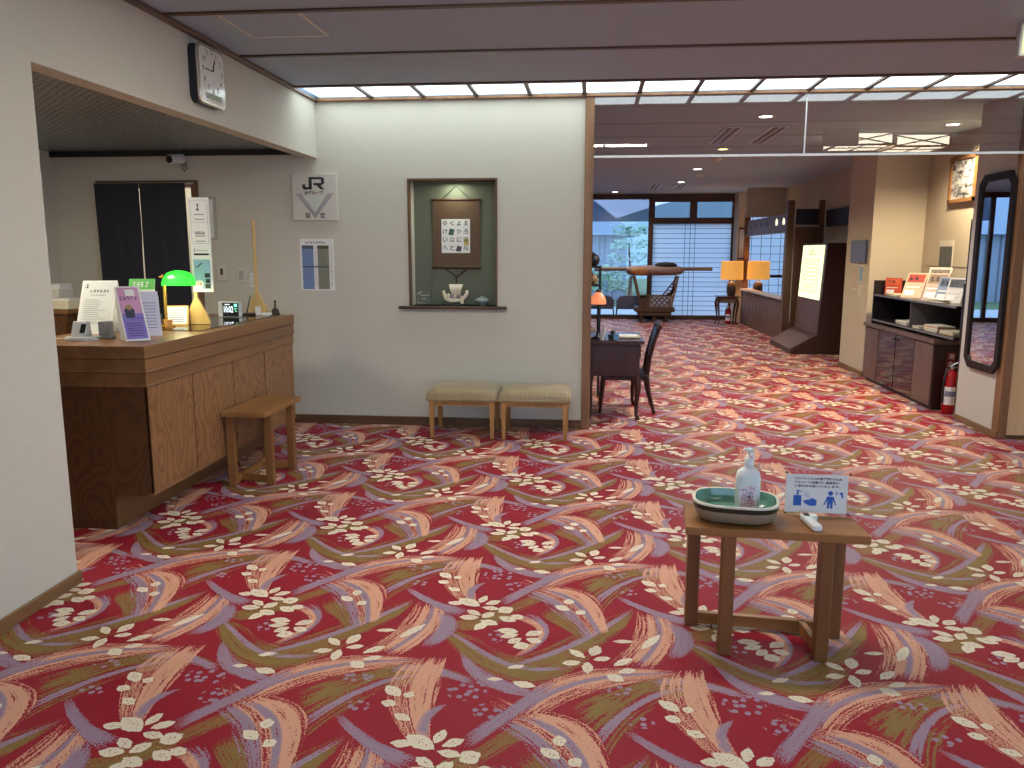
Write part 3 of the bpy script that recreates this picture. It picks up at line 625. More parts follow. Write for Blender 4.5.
# ------------------------------------------------------------------ reception counter
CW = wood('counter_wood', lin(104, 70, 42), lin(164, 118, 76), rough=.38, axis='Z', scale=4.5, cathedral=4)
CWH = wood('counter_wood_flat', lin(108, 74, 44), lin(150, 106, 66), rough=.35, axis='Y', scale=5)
CWD = wood('counter_wood_shaded', lin(70, 42, 22), lin(106, 68, 37), rough=.4, axis='Z', scale=4.5, cathedral=4)  # counter oak darkened to carry the shade on the end face
XF, Y0, Y1, XK = -2.485, 4.235, 6.49, -3.30
HC = 1.078
ct = thing('reception_counter', 'long oak reception counter with panelled front and recessed plinth', 'counter', ((XF + XK) / 2, 5.3, 0))
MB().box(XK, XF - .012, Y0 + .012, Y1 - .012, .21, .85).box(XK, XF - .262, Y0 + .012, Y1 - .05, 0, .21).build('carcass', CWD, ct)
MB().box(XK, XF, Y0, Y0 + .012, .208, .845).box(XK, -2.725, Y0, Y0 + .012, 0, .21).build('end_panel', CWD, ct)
MB().box(-2.745, -2.725, Y0 + .012, Y1 - .05, 0, .205).build('plinth_board', CWH, ct)
g = [Y0, 4.766, 5.344, 5.886, Y1]
for k in range(4): MB().box(XF - .012, XF, g[k] + (.008 if k else 0), g[k + 1] - .008, .222, .842, .002).build('front_panel', CW, ct)
MB().box(XF - .03, XF + .004, Y0 - .004, Y1, .207, .222, .003).build('bottom_rail', CWH, ct)
for k, (z0, z1, pr) in enumerate(((.842, .919, .006), (.922, .998, .012))):
    b = MB().box(XK, XF + pr, Y0 - pr, Y1, z0 + .012, z1).build('band', CWH, ct)
    MB().box(XK, XF + pr + .006, Y0 - pr - .006, Y1 + .004, z0, z0 + .012, .003).build('moulding', CWH, b)
MB().box(XK - .02, XF + .016, Y0 - .016, Y1 + .008, 1.001, HC, .004).build('counter_top', CWH, ct)
one(MB().box(-2.98, -2.56, 5.06, 6.25, HC, HC + .005, .002), 'glass_desk_mat', glass('mat_glass', (.72, .82, .76, 1), .03, .14), 'clear glass mat lying on the reception counter top', 'glass mat')
# stool-like stand beside the counter and its twin carrying the sanitizer: trapezoid base, wide side with long rail
OAK = wood('stand_oak', lin(124, 84, 44), lin(166, 118, 66), rough=.4, axis='Y', scale=5)
OAKV = wood('stand_oak_leg', lin(112, 74, 38), lin(152, 104, 58), rough=.42, axis='Z', scale=5)
def stand(t, seat, legs, ztop, mt, ml, lw=.05):
    """seat: 4 plan corners; legs: a, b (long side) c, d (short side), all local"""
    n = MB(); n.prism(seat, 'z', ztop - .034, ztop); n.build('top', mt, t, True, bevel=.004)
    zt = ztop - .034
    for (x, y) in legs: MB().box(x - lw / 2, x + lw / 2, y - lw / 2, y + lw / 2, 0, zt, .003).build('leg', ml, t, True)
    a, b, c, d = [Vector((*p, .036)) for p in legs]
    MB().beam(a, b, .026, .05).build('rail', mt, t, True)
    for p, q in ((c, .22), (d, .78)): MB().beam(p, a.lerp(b, q), .024, .05).build('brace', mt, t, True)
    u = Vector((0, 0, zt - .05)); MB().beam(a + u, b + u, .022, .045).build('apron', mt, t, True)
st = thing('wooden_stool', 'narrow oak stool with splayed base against the reception counter', 'stool', (-2.34, 5.44, 0))
o = (-2.34, 5.44); L = lambda pts: [(x - o[0], y - o[1]) for x, y in pts]
stand(st, L([(-2.475, 5.09), (-2.165, 5.09), (-2.150, 5.73), (-2.460, 5.80)]), L([(-2.44, 5.16), (-2.44, 5.74), (-2.195, 5.215), (-2.195, 5.62)]), .53, OAK, OAKV)
st = thing('side_table', 'low walnut side table with splayed base in the middle of the carpet', 'table', (.74, 3.21, 0))
WAL = wood('table_walnut', lin(124, 78, 38), lin(164, 112, 60), rough=.35, axis='X', scale=5)
WALV = wood('table_walnut_leg', lin(104, 62, 30), lin(138, 88, 46), rough=.4, axis='Z', scale=5)
o = (.74, 3.21)
stand(st, L([(.382, 3.09), (1.075, 3.045), (1.07, 3.27), (.405, 3.385)]), L([(.450, 3.35), (1.030, 3.295), (.553, 3.105), (.922, 3.085)]), .53, WAL, WALV, .052)
ZT = .531
# upholstered benches
GOLD = None
def gold_fabric():
    m, nt, bs = new_mat('gold_satin')
    wv = nt.nodes.new('ShaderNodeTexWave'); wv.inputs['Scale'].default_value = 14; wv.inputs['Distortion'].default_value = 2.5; wv.inputs['Detail'].default_value = 2
    nt.links.new(coords(nt, 'Object', (1, .2, 1)), wv.inputs['Vector']); n = noise(nt, coords(nt), 14, 3)
    f = math_(nt, 'MULTIPLY_ADD', wv.outputs[1], .35, math_(nt, 'MULTIPLY', n, .6))
    nt.links.new(mixc(nt, lin(120, 100, 66), lin(186, 164, 120), f), bs.inputs['Base Color'])
    bs.inputs['Roughness'].default_value = .42; bs.inputs['Specular IOR Level'].default_value = .6; bs.inputs['Sheen Weight'].default_value = .2
    bump(nt, bs, f, .12, .004); return m
GOLD = gold_fabric(); BEECH = wood('bench_beech', lin(150, 106, 56), lin(188, 142, 84), axis='Z')
def bench():
    t = thing('upholstered_bench', 'gold satin bench nearer the reception counter under the niche', 'bench', (-1.10, 6.93, 0), 0, 'gold benches under the niche')
    W2, D2 = .285, .215
    for sx in (-1, 1):
        for sy in (-1, 1):
            x, y = sx * (W2 - .022), sy * (D2 - .022)
            b = MB(); b.add([(x + px * (.022 if k else .015), y + py * (.022 if k else .015), .33 if k else 0) for k in (0, 1) for px, py in ((-1, -1), (1, -1), (1, 1), (-1, 1))],
                            [(3, 2, 1, 0), (4, 5, 6, 7), (0, 1, 5, 4), (1, 2, 6, 5), (2, 3, 7, 6), (3, 0, 4, 7)]); b.build('leg', BEECH, t, True)
    for s in (-1, 1):
        MB().box(-W2 + .04, W2 - .04, s * (D2 - .03) - .01, s * (D2 - .03) + .01, .285, .33).build('apron', BEECH, t, True)
        MB().box(s * (W2 - .03) - .01, s * (W2 - .03) + .01, -D2 + .04, D2 - .04, .285, .33).build('apron', BEECH, t, True)
    def top(u, v):   # domed cushion, superellipse edge
        x, y = -math.cos(math.pi * u) * .9999, -math.cos(math.pi * v) * .9999; q = max(abs(x), abs(y)); k = (1 - max(0, q - .82) / .18 * .06) if q > .82 else 1
        h = .082 * (1 - abs(x) ** 16) ** .5 * (1 - abs(y) ** 14) ** .5 + .016 * (1 - x * x) * (1 - y * y)
        return (x * (W2 + .022), y * (D2 + .02), .345 + h)
    c = MB().grid(top, 24, 18); c.box(-W2 - .022, W2 + .022, -D2 - .02, D2 + .02, .33, .3455, .004); cu = c.build('cushion', GOLD, t, True)
    MB().tube([(-W2 - .02, -D2 - .019, .347), (W2 + .02, -D2 - .019, .347), (W2 + .02, D2 + .018, .347), (-W2 - .02, D2 + .018, .347), (-W2 - .02, -D2 - .019, .347)], .005, 6).build('piping', GOLD, cu, True)
    return t
b1 = bench(); b2 = copy_tree(b1); b2.location = (-.474, 6.93, 0); b2['label'] = 'gold satin bench nearer the timber post under the niche'
# ------------------------------------------------------------------ things on the low table
CER = plain('celadon_glaze', lin(104, 150, 132), .12, var=.2, scale=25, spec=.7)
RIM = plain('cream_rim', lin(222, 216, 196), .3, var=.08)
STO = plain('stoneware', lin(142, 128, 104), .5, var=.2, scale=18)
DGL = plain('dark_glaze', lin(44, 46, 34), .25, var=.3)
tr = thing('ceramic_tray', 'oval stoneware planter tray glazed green inside on the walnut table', 'tray', (.592, 3.215, ZT), math.radians(-9))
k = dict(seg=48, power=3.0)
def ring(prof, sy_, name, mat):
    m_ = MB().lathe(prof, (0, 0, 0), sy=sy_, **k); keep = [i for i, f in enumerate(m_.f) if len(f) == 4]
    m_.f = [m_.f[i] for i in keep]; m_.mi = [0] * len(keep); m_.sm = [True] * len(keep); return m_.build(name, mat, tr, True)
ring([(.0, .010), (.134, .010), (.145, .014), (.162, .045), (.165, .060)], .78, 'outer_wall', STO)
ring([(.1652, .058), (.168, .064), (.169, .078)], .785, 'glaze_band', DGL)
ring([(.169, .078), (.170, .084), (.166, .088), (.158, .086)], .79, 'rim', RIM)
ring([(.158, .086), (.152, .06), (.142, .030), (.0, .022)], .785, 'glazed_inside', CER)
for sx in (-1, 1): MB().box(sx * .07 - .03, sx * .07 + .03, -.075, .075, 0, .012, .004).build('foot', STO, tr, True)
sb = thing('sanitizer_bottle', 'white pump bottle of hand sanitizer with pink label in the tray', 'bottle', (.648, 3.265, ZT + .024), math.radians(-6)); sb.scale = (1, 1, 1.14)
MB().lathe([(.046, 0), (.049, .006), (.049, .118), (.044, .138), (.030, .150), (.018, .156), (.018, .166)], (0, 0, 0), 32, 1.0, .66, 3.2).build('body', WHITEP, sb, True)
pmp = MB().lathe([(.019, .164), (.019, .186), (.013, .19), (.006, .192), (.006, .212)], (0, 0, 0), 18).build('pump', WHITEP, sb, True)
MB().lathe([(.010, .210), (.012, .214), (.011, .224), (.0, .226)], (0, 0, 0), 16).tube([(0, 0, .219), (-.018, -.012, .222), (-.026, -.018, .216)], [.006, .005, .004], 8).build('nozzle', WHITEP, pmp, True)
MB().tube([(.012, -.002, .222), (.016, -.004, .205), (.018, -.006, .188)], .004, 8).build('lever', WHITEP, pmp, True)
PINK = plain('pink_print', lin(226, 178, 196), .45, var=.1, scale=60); INK = plain('ink', lin(40, 40, 48), .6); WPAP = plain('white_paper', lin(236, 235, 230), .7, var=.02); RINK = plain('red_ink', lin(196, 60, 80), .6)
sh = Sheet((-.036, -.0345, .010), (1, 0, 0), (0, 0, 1), .0005)
sh.rect(0, 0, .072, .085, 0); sh.lv = 2
for i in range(26):
    a, b = random.uniform(.006, .066), random.uniform(.006, .078); sh.disc(a, b, random.uniform(.004, .009), 1, 8)
sh.lv = 3; sh.marks(2, .012, .066, .008, 2, .018); sh.marks(3, .028, .054, .008, 2, .026); sh.marks(4, .022, .040, .010, 2, .036); sh.disc(.040, .026, .008, 3); sh.lv = 4; sh.disc(.040, .026, .005, 0)
sh.build('label', [plain('label_blush', lin(238, 218, 226), .5, var=.04), PINK, INK, RINK], sb, True)
cs = thing('price_card', 'small white folded card leaning on the sanitizer bottle in the tray', 'card', (.662, 3.185, ZT + .024), math.radians(-6))
MB().obox((0, 0, .012), (.06, .003, .022), rx=-.3).build('card', WPAP, cs, True)
s2 = Sheet((-.028, -.0055, .004), (1, 0, 0), (0, .3, 1), .0006); s2.marks(9, 0, .004, .009, 0, .054); s2.build('lettering', [INK], cs, True)
# notice stand
BLU = plain('blue_print', lin(52, 98, 186), .6, var=.04)
nt_ = thing('acrylic_notice_stand', 'clear acrylic stand holding the white hand hygiene notice', 'notice', (.935, 3.285, ZT), math.radians(-2))
MB().box(-.135, .150, -.003, .003, .004, .182).box(-.135, .150, -.003, .05, 0, .004).build('acrylic_holder', CLEAR, nt_, True)
MB().box(-.130, .112, -.0065, -.0045, .012, .172).build('paper', WPAP, nt_, True)
s = Sheet((-.130, -.0068, .012), (1, 0, 0), (0, 0, 1), .0006)
for i, l in enumerate(('コロナウイルス感染症予防のため', 'アルコール消毒や体温測定の', 'ご協力をお願いいたします。')): s.text(l, .032, .138 - i * .0155, .0105, 0, w=(.185, .175, .18)[i], bold=.03)
s.rect(.031, .028, .063, .072, 1).rect(.042, .074, .052, .080, 1).rect(.044, .080, .050, .090, 1).poly([(.040, .090), (.066, .086), (.066, .089), (.044, .094)], 1)
for i in range(3): s.poly([(.074, .086 - i * .006), (.096, .076 - i * .010), (.0965, .0775 - i * .010), (.0745, .0873 - i * .006)], 1)
s.poly([(.070, .046), (.080, .036), (.100, .028), (.122, .030), (.124, .052), (.112, .060), (.100, .062), (.098, .056), (.084, .054), (.074, .052)], 1)
s.disc(.176, .084, .010, 1).poly([(.164, .071), (.188, .071), (.190, .066), (.201, .036), (.197, .034), (.187, .056), (.187, .020), (.178, .020), (.177, .040), (.175, .040), (.174, .020), (.165, .020), (.165, .056), (.155, .034), (.151, .036), (.162, .066)], 1)
s.poly([(.212, .088), (.224, .090), (.226, .066), (.220, .066), (.217, .080), (.212, .080)], 1)
for i in range(3): s.poly([(.204 - i * .004, .080 - i * .002), (.206 - i * .004, .080 - i * .002), (.206 - i * .004, .090 + i * .002), (.204 - i * .004, .090 + i * .002)], 1)
s.build('print', [INK, BLU], nt_, True)
for x, z in ((-.133, .178), (.115, .178), (.115, .008), (-.133, .008)): MB().box(x, x + .008, -.008, -.003, z - .003, z + .003).build('clip', BLACK, nt_, True)
th = thing('infrared_thermometer', 'white handheld thermometer lying on the walnut table edge', 'thermometer', (.875, 3.15, ZT), math.radians(-84))
MB().obox((0, 0, .014), (.155, .036, .026), bev=.008, seg=3).build('body', WHITEP, th, True)
MB().obox((-.058, .028, .014), (.034, .034, .026), bev=.008, seg=3).build('sensor_head', WHITEP, th, True)
MB().obox((-.052, 0, .028), (.030, .022, .002)).build('display', plain('grey_lcd', lin(70, 74, 72), .25), th, True)
# ------------------------------------------------------------------ back wall: sign, timetable, scroll niche
def board(name, label, cat, x0, x1, z0, z1, y, th_, mat):
    t = thing(name, label, cat, ((x0 + x1) / 2, y, z0)); MB().box(x0, x1, y - th_, y, z0, z1, .003).build('panel', mat, t); return t
jr = board('railway_sign', 'square white railway agency sign with large black JR letters', 'sign', -2.702, -2.288, 1.872, 2.286, YB, .035, OFFW)
GRYV = plain('grey_lilac', lin(142, 132, 148), .6); GRYG = plain('pale_green_tint', lin(206, 214, 200), .6)
s = Sheet((-2.702, YB - .035, 1.872), (1, 0, 0), (0, 0, 1), .0008)
q = .414
def jrlogo(s, x, y, k, h, m):   # J and R drawn as bars; k wide, h tall
    R_ = lambda a, b, c, d: s.rect(x + a * k, y + b * h, x + c * k, y + d * h, m)
    R_(.05, 0, .42, .2); R_(0, .08, .13, .42); R_(.29, .08, .43, 1); R_(.43, .82, .90, 1); R_(.85, .44, .98, .94); R_(.50, .34, .90, .52)
    s.poly([(x + .62 * k, y + .36 * h), (x + .80 * k, y + .36 * h), (x + 1.0 * k, y), (x + .82 * k, y)], m)
jrlogo(s, .098, .272, .205, .108, 0)
s.text('JRグループ', .115, .222, .040, 0, w=.172, bold=.025)
for d_, m in ((0, 1), (.016, 1), (.032, 1)):
    for sg in (-1, 1):
        cx = .207; s.poly([(cx + sg * (.176 - d_ * 1.25), .238), (cx + sg * (.166 - d_ * 1.25), .238), (cx, .032 + d_), (cx, .020 + d_)][::sg], m)
s.poly([(cx - .11, .222), (cx + .11, .222), (cx, .085)][::-1], 2); s.lv = 2
jrlogo(s, .098, .272, .205, .108, 0); s.text('JRグループ', .115, .222, .040, 0, w=.172, bold=.025)
s.text('協', .112, .018, .052, 0, bold=.018); s.text('定', .250, .018, .052, 0, bold=.018)
s.build('print', [INK, GRYV, GRYG], jr)
tt = board('timetable_poster', 'small printed timetable poster with blue and olive columns', 'poster', -2.664, -2.346, 1.242, 1.708, YB, .004, WPAP)
s = Sheet((-2.664, YB - .004, 1.242), (1, 0, 0), (0, 0, 1), .0008); TB = plain('table_blue', lin(126, 152, 196), .7); TO = plain('table_olive', lin(146, 146, 122), .7); TD = plain('table_line', lin(84, 92, 110), .7)
s.marks(8, .055, .424, .020, 0, .19); s.rect(.020, .012, .128, .408, 1).rect(.165, .012, .272, .408, 2); s.lv = 2
s.rect(.020, .378, .128, .408, 3).rect(.165, .378, .272, .408, 5)
for i in range(24):
    for a, b in ((.020, .128), (.165, .272)): s.rect(a, .016 + i * .0155, b, .018 + i * .0155, 3)
for i in range(5):
    for a in (.020, .165): s.rect(a + .018 + i * .021, .012, a + .0195 + i * .021, .40, 3)
s.rect(.020, .21, .272, .222, 3)
for i in range(17):
    s.marks(1, .139, .380 - i * .021, .013, 4, .016, i); s.marks(1, .286, .380 - i * .021, .013, 4, .016, i + 40)
s.build('print', [INK, TB, TO, TD, RINK, plain('olive_head', lin(84, 84, 62), .7)], tt)
SCR = plain('scroll_cloth', lin(100, 76, 54), .7, var=.2, scale=70); ROD = wood('scroll_rod', lin(60, 40, 28), lin(88, 60, 42), axis='X')
sc = thing('hanging_scroll', 'brown cloth hanging scroll with sheet of brush lettering in the niche', 'scroll', (-1.248, NY - .02, 1.45))
MB().box(-1.464, -1.030, NY - .018, NY - .014, 1.455, 2.060).build('mount', SCR, sc)
for z, r in ((2.062, .010), (1.452, .013)): MB().tube([(-1.476, NY - .016, z), (-1.020, NY - .016, z)], r, 10).build('rod', ROD, sc)
for sg in (-1, 1): MB().tube([(-1.248 + sg * .13, NY - .014, 2.066), (-1.248, NY - .012, 2.185)], .003, 6).build('cord', BLACK, sc)
MB().tube([(-1.36, NY - .012, 1.445), (-1.25, NY - .012, 1.365), (-1.25, NY - .012, 1.30)], .007, 6).tube([(-1.14, NY - .012, 1.445), (-1.25, NY - .012, 1.365)], .007, 6).build('tassel', ROD, sc)
pp = MB().box(-1.384, -1.120, NY - .021, NY - .018, 1.583, 1.888).build('paper', WPAP, sc)
s = Sheet((-1.384, NY - .021, 1.583), (1, 0, 0), (0, 0, 1), .0008); GRN = plain('dark_green_ink', lin(58, 92, 84), .7); YEL = plain('ochre_ink', lin(200, 180, 90), .7); PUR = plain('grey_ink', lin(84, 76, 84), .7); FNT = plain('grey_brush', lin(110, 108, 106), .8)
ch = 'ゆくよゑけをかろいはにほへとりぬ'
for i in range(4):
    for j in range(4):
        m = 0 if (i + j) % 3 else 4
        if (i, j) == (1, 1): s.poly([(.062, .165), (.108, .158), (.122, .212), (.078, .222)], 1)
        elif (i, j) == (2, 3): s.poly([(.128, .018), (.176, .012), (.188, .052), (.150, .070)], 3)
        else:
            if (i, j) == (3, 2): s.rect(.208, .070, .252, .128, 2)
            s.lv = 2; s.text(ch[j * 4 + i], .014 + i * .064, .238 - j * .074 + .008, .046, m, w=.042); s.lv = 1
s.build('brush_lettering', [INK, GRN, YEL, PUR, FNT], pp)
IV = plain('ivory', lin(226, 214, 186), .4, var=.12, scale=60)
sp = thing('treasure_ship_ornament', 'ivory treasure ship ornament with sail below the hanging scroll', 'ornament', (-1.247, 7.31, NZ0))
MB().lathe([(.115, 0), (.12, .008), (.11, .014)], (-1.247, 7.31, NZ0), 24, 1, .5).build('black_base', BLACK, sp)
X0 = -1.247
MB().prism([(X0 + a, NZ0 + b) for a, b in ((-.118, .112), (-.086, .112), (-.078, .082), (-.035, .064), (.04, .064), (.078, .084), (.094, .118), (.124, .112), (.104, .066), (.062, .034), (-.045, .028), (-.096, .052))], 'y', 7.28, 7.34).build('hull', IV, sp, bevel=.012)
for a, b in ((-.105, .122), (.11, .124)): MB().ball((X0 + a, 7.31, NZ0 + b), .016).build('prow_knob', IV, sp)
for x in (-.06, -.03, 0, .03, .058): MB().ball((-1.247 + x, 7.305, NZ0 + .082 + .008 * math.sin(x * 90)), (.017, .02, .024)).build('figure', [IV, plain('figure_grey', lin(150, 146, 150), .5)][int(abs(x * 100)) % 2], sp)
MB().tube([(-1.235, 7.31, NZ0 + .05), (-1.235, 7.31, NZ0 + .205)], .004, 6).build('mast', ROD, sp)
MB().grid(lambda u, v: (-1.235 + (u - .5) * (.080 + .050 * v), 7.295 - .02 * math.sin(v * math.pi), NZ0 + .100 + .095 * v), 6, 6).build('sail', IV, sp)
MB().box(-1.19, -1.16, 7.262, 7.268, NZ0 + .02, NZ0 + .09).build('plaque', IV, sp)
bw = thing('incense_bowl', 'small grey-green footed ceramic bowl with lid on the niche sill', 'bowl', (-.995, 7.31, NZ0))
BG = plain('bowl_glaze', lin(136, 150, 146), .3, var=.15)
MB().lathe([(.03, 0), (.034, .004), (.028, .012), (.05, .022), (.068, .042), (.070, .05)], (-.995, 7.31, NZ0), 24).build('bowl', BG, bw)
MB().lathe([(.072, .05), (.068, .058), (.04, .072), (.016, .078), (.016, .088), (.0, .09)], (-.995, 7.31, NZ0), 24).build('lid', BG, bw)
ac = thing('acrylic_plate', 'clear acrylic plaque with white lettering at the left of the niche', 'plaque', (-1.535, 7.29, NZ0))
MB().box(-1.600, -1.470, 7.287, 7.293, NZ0, NZ0 + .135).build('acrylic', CLEAR, ac)
s = Sheet((-1.600, 7.287, NZ0), (1, 0, 0), (0, 0, 1), .0008); s.marks(6, .03, .088, .012, 0, .09); s.marks(4, .045, .055, .014, 0, .045); s.marks(5, .03, .016, .012, 0, .06); s.poly([(.008, .03), (.02, .012), (.024, .012), (.012, .036)], 0); s.poly([(.008, .10), (.05, .125), (.05, .130), (.008, .108)], 0)
s.build('lettering', [WHITEP], ac)
# ------------------------------------------------------------------ clock and camera
ck = thing('wall_clock', 'rounded silver wall clock with white face high on the left wall', 'clock', (XL, 5.10, 2.50))
SIL = plain('clock_silver', lin(206, 196, 178), .22, metal=.7, var=.05); NAV = plain('clock_side', lin(24, 30, 44), .4)
def rrect(a0, a1, b0, b1, r, n=6):
    return [(cx_ + r * math.cos(math.pi / 2 * (q_ + i / n)), cy_ + r * math.sin(math.pi / 2 * (q_ + i / n))) for q_, (cx_, cy_) in enumerate(((a1 - r, b1 - r), (a0 + r, b1 - r), (a0 + r, b0 + r), (a1 - r, b0 + r))) for i in range(n + 1)]
MB().prism(rrect(4.93, 5.28, 2.505, 2.855, .05), 'x', XL, XL + .05).build('case', NAV, ck)
MB().prism(rrect(4.925, 5.285, 2.50, 2.86, .05), 'x', XL + .05, XL + .066).build('bezel', SIL, ck, bevel=.006)
MB().prism(rrect(4.945, 5.265, 2.522, 2.840, .035), 'x', XL + .064, XL + .0695).build('face', plain('clock_face', lin(232, 230, 222), .12, var=.02, coat=.3), ck)
s = Sheet((XL + .0698, 4.948, 2.525), (0, 1, 0), (0, 0, 1), .0008)
for i in range(1, 13):
    a = math.pi / 2 - i * math.pi / 6; r_ = .125
    tw = .022 if i < 10 else .036; s.text(str(i), .157 + r_ * math.cos(a) - tw / 2, .185 + r_ * .95 * math.sin(a) - .015, .032, 0, w=tw if i not in (1, 11) else None)
s.rect(.045, .012, .27, .050, 1); s.lv = 3
for i in range(14): s.rect(.05 + i * .0155, .014, .052 + i * .0155, .048, 0)
s.build('dial_print', [INK, plain('lcd_green', lin(170, 176, 150), .4)], ck)
cx, cz = 5.105, 2.71
MB().beam((XL + .0725, cx, cz), (XL + .0725, cx + .028, cz + .072), .003, .009, (1, 0, 0)).build('hour_hand', INK, ck)
MB().beam((XL + .074, cx, cz), (XL + .074, cx - .10, cz + .004), .003, .007, (1, 0, 0)).build('minute_hand', INK, ck)
sc_ = thing('security_camera', 'white bullet security camera under the reception ceiling', 'camera', (-3.74, 7.2, 2.44))
MB().tube([(-3.72, YB, 2.37), (-3.72, YB - .05, 2.35), (-3.73, YB - .09, 2.39)], .012, 8).build('bracket', ALU, sc_)
MB().tube([(-3.72, YB - .03, 2.425), (-3.765, YB - .17, 2.405)], .042, 16).build('body', WHITEP, sc_)
MB().tube([(-3.765, YB - .17, 2.405), (-3.768, YB - .178, 2.404)], .034, 16).build('lens', BLACK, sc_)
MB().tube([(-3.70, YB - .01, 2.40), (-3.68, YB - .03, 2.34), (-3.71, YB - .02, 2.31), (-3.74, YB - .01, 2.36)], .004, 6).build('cable', BLACK, sc_)
# curtain in the doorway
def curtain_cloth():
    m, nt, bs = new_mat('navy_cloth'); n = noise(nt, coords(nt, 'Object', (60, 60, 6)), 1, 2)
    nt.links.new(mixc(nt, lin(20, 22, 34), lin(34, 38, 54), n), bs.inputs['Base Color']); bs.inputs['Roughness'].default_value = .7; bs.inputs['Sheen Weight'].default_value = .15
    bump(nt, bs, n, .2, .003); return m
NVY = curtain_cloth()
cu = thing('noren_curtain', 'dark navy split curtain hanging in the doorway behind reception', 'curtain', (-4.1, 7.17, .7))
MB().tube([(-4.60, YB - .035, 2.205), (-3.63, YB - .035, 2.205)], .011, 10).build('rod', ALU, cu)
for x0, x1 in ((-4.575, -4.143), (-4.137, -3.70)):
    MB().grid(lambda u, v, a=x0, b=x1: (a + (b - a) * u + (.020 * (1 - v) if u < .5 and a < -4.3 else (-.018 * (1 - v) if u > .5 and a < -4.3 and v < .65 else 0)), YB - .048 - .003 * math.sin(u * 17 + 2 * v) * (1 - .5 * v), .78 + 1.43 * v), 24, 12).build('cloth_panel', NVY, cu)
# ------------------------------------------------------------------ things on the counter
def stand_leaf(t, name, bl, br, tl, tr, mat, thick=.004):
    """leaning sheet given by four corners"""
    bl, br, tl, tr = map(Vector, (bl, br, tl, tr)); n = (br - bl).cross(tl - bl).normalized() * thick
    m = MB(); m.add([bl, br, tr, tl, bl - n, br - n, tr - n, tl - n], [(0, 1, 2, 3), (7, 6, 5, 4), (0, 4, 5, 1), (1, 5, 6, 2), (2, 6, 7, 3), (3, 7, 4, 0)]); m.build(name, mat, t)
    return Sheet(bl, br - bl, tl - bl), (br - bl).length, (tl - bl).length
H1 = HC + .0008
ws = thing('menu_stand', 'white framed information sheet leaning on the reception counter', 'notice', (-3.1, 4.88, H1))
s, W_, H_ = stand_leaf(ws, 'sheet', (-3.245, 4.77, H1), (-3.045, 4.83, H1), (-3.280, 4.95, H1 + .33), (-3.080, 5.01, H1 + .33), WPAP)
s.rect(.012, .012, W_ - .012, H_ - .012, 1); s.lv = 2; s.marks(1, .02, H_ - .055, .03, 0, .03); s.marks(6, .05, H_ - .085, .020, 0, .12); s.marks(12, .06, H_ - .108, .007, 0, .09)
for i in range(12): s.rect(.03, H_ - .14 - i * .015, random.uniform(.11, .17), H_ - .137 - i * .015, 2)
s.build('print', [INK, plain('pale_sheet', lin(222, 226, 218), .7, var=.02), plain('grey_print', lin(150, 150, 150), .7)], ws)
MB().prism([(4.86, H1), (5.04, H1), (5.015, H1 + .315)], 'x', -3.27, -3.08).build('prop', WPAP, ws)
gs = thing('green_leaflet', 'green and yellow leaflet standing behind the purple pamphlet', 'leaflet', (-2.96, 5.0, H1))
s, W_, H_ = stand_leaf(gs, 'sheet', (-3.06, 5.03, H1), (-2.90, 5.07, H1), (-3.09, 5.16, H1 + .335), (-2.93, 5.20, H1 + .335), plain('leaf_white', lin(222, 230, 206), .6, var=.02))
s.rect(0, H_ - .075, W_, H_, 0).rect(0, 0, .05, H_ - .09, 1); s.lv = 2; s.marks(4, .02, H_ - .058, .04, 2, .11)
for i in range(6): s.rect(.06, H_ - .12 - i * .03, W_ - .01, H_ - .105 - i * .03, 0 if i % 2 else 1)
s.build('print', [plain('leaf_green', lin(104, 196, 98), .6, var=.05), plain('leaf_yellow', lin(222, 222, 96), .6, var=.05), WPAP], gs)
MB().prism([(5.10, H1), (5.22, H1), (5.20, H1 + .30)], 'x', -3.07, -2.94).build('prop', WPAP, gs)
ps = thing('purple_pamphlet_stand', 'tall purple and pink pamphlet on a white wedge stand', 'leaflet', (-2.65, 4.42, H1))
PBL, PBR, PTL, PTR = (-2.672, 4.385, H1 + .004), (-2.575, 4.475, H1 + .004), (-2.770, 4.462, H1 + .315), (-2.672, 4.552, H1 + .315)
s, W_, H_ = stand_leaf(ps, 'sheet', PBL, PBR, PTL, PTR, WPAP)
s.rect(.008, .012, W_ - .008, H_ * .5, 0).rect(.008, H_ * .5, W_ - .008, H_ - .008, 1); s.lv = 2
s.poly([(.03, H_ * .42), (.075, H_ * .42), (.082, H_ * .55), (.062, H_ * .66), (.040, H_ * .64), (.026, H_ * .55)], 2); s.disc(.055, H_ * .62, .019, 3)
s.rect(.05, H_ - .06, .10, H_ - .02, 5); s.lv = 3; s.marks(5, .012, H_ - .085, .026, 4, .10); s.marks(4, .05, .13, .016, 4, .07)
for i in range(6): s.rect(.02, .03 + i * .015, .11, .034 + i * .015, 4)
s.build('print', [plain('print_violet', lin(130, 112, 190), .6, var=.08), plain('print_pink', lin(206, 150, 184), .6, var=.1), plain('print_dark', lin(40, 44, 70), .6), plain('print_skin', lin(206, 164, 130), .6), plain('print_plum', lin(70, 40, 96), .6), WPAP], ps)
wv_ = MB(); wv_.add([Vector(PBL) + Vector((-.003, .002, 0)), Vector(PTL) + Vector((-.003, .004, -.004)), (-2.790, 4.52, H1), Vector(PBR) + Vector((-.005, .006, 0)), Vector(PTR) + Vector((-.005, .006, -.004)), (-2.690, 4.61, H1)], [(0, 1, 2), (5, 4, 3), (1, 0, 3, 4), (2, 1, 4, 5), (0, 2, 5, 3)])
wv_.build('wedge', plain('wedge_white', lin(206, 204, 200), .6, var=.02), ps)
lv = thing('lilac_leaflet', 'pale lilac leaflet card standing beside the purple pamphlet', 'leaflet', (-2.74, 4.79, H1))
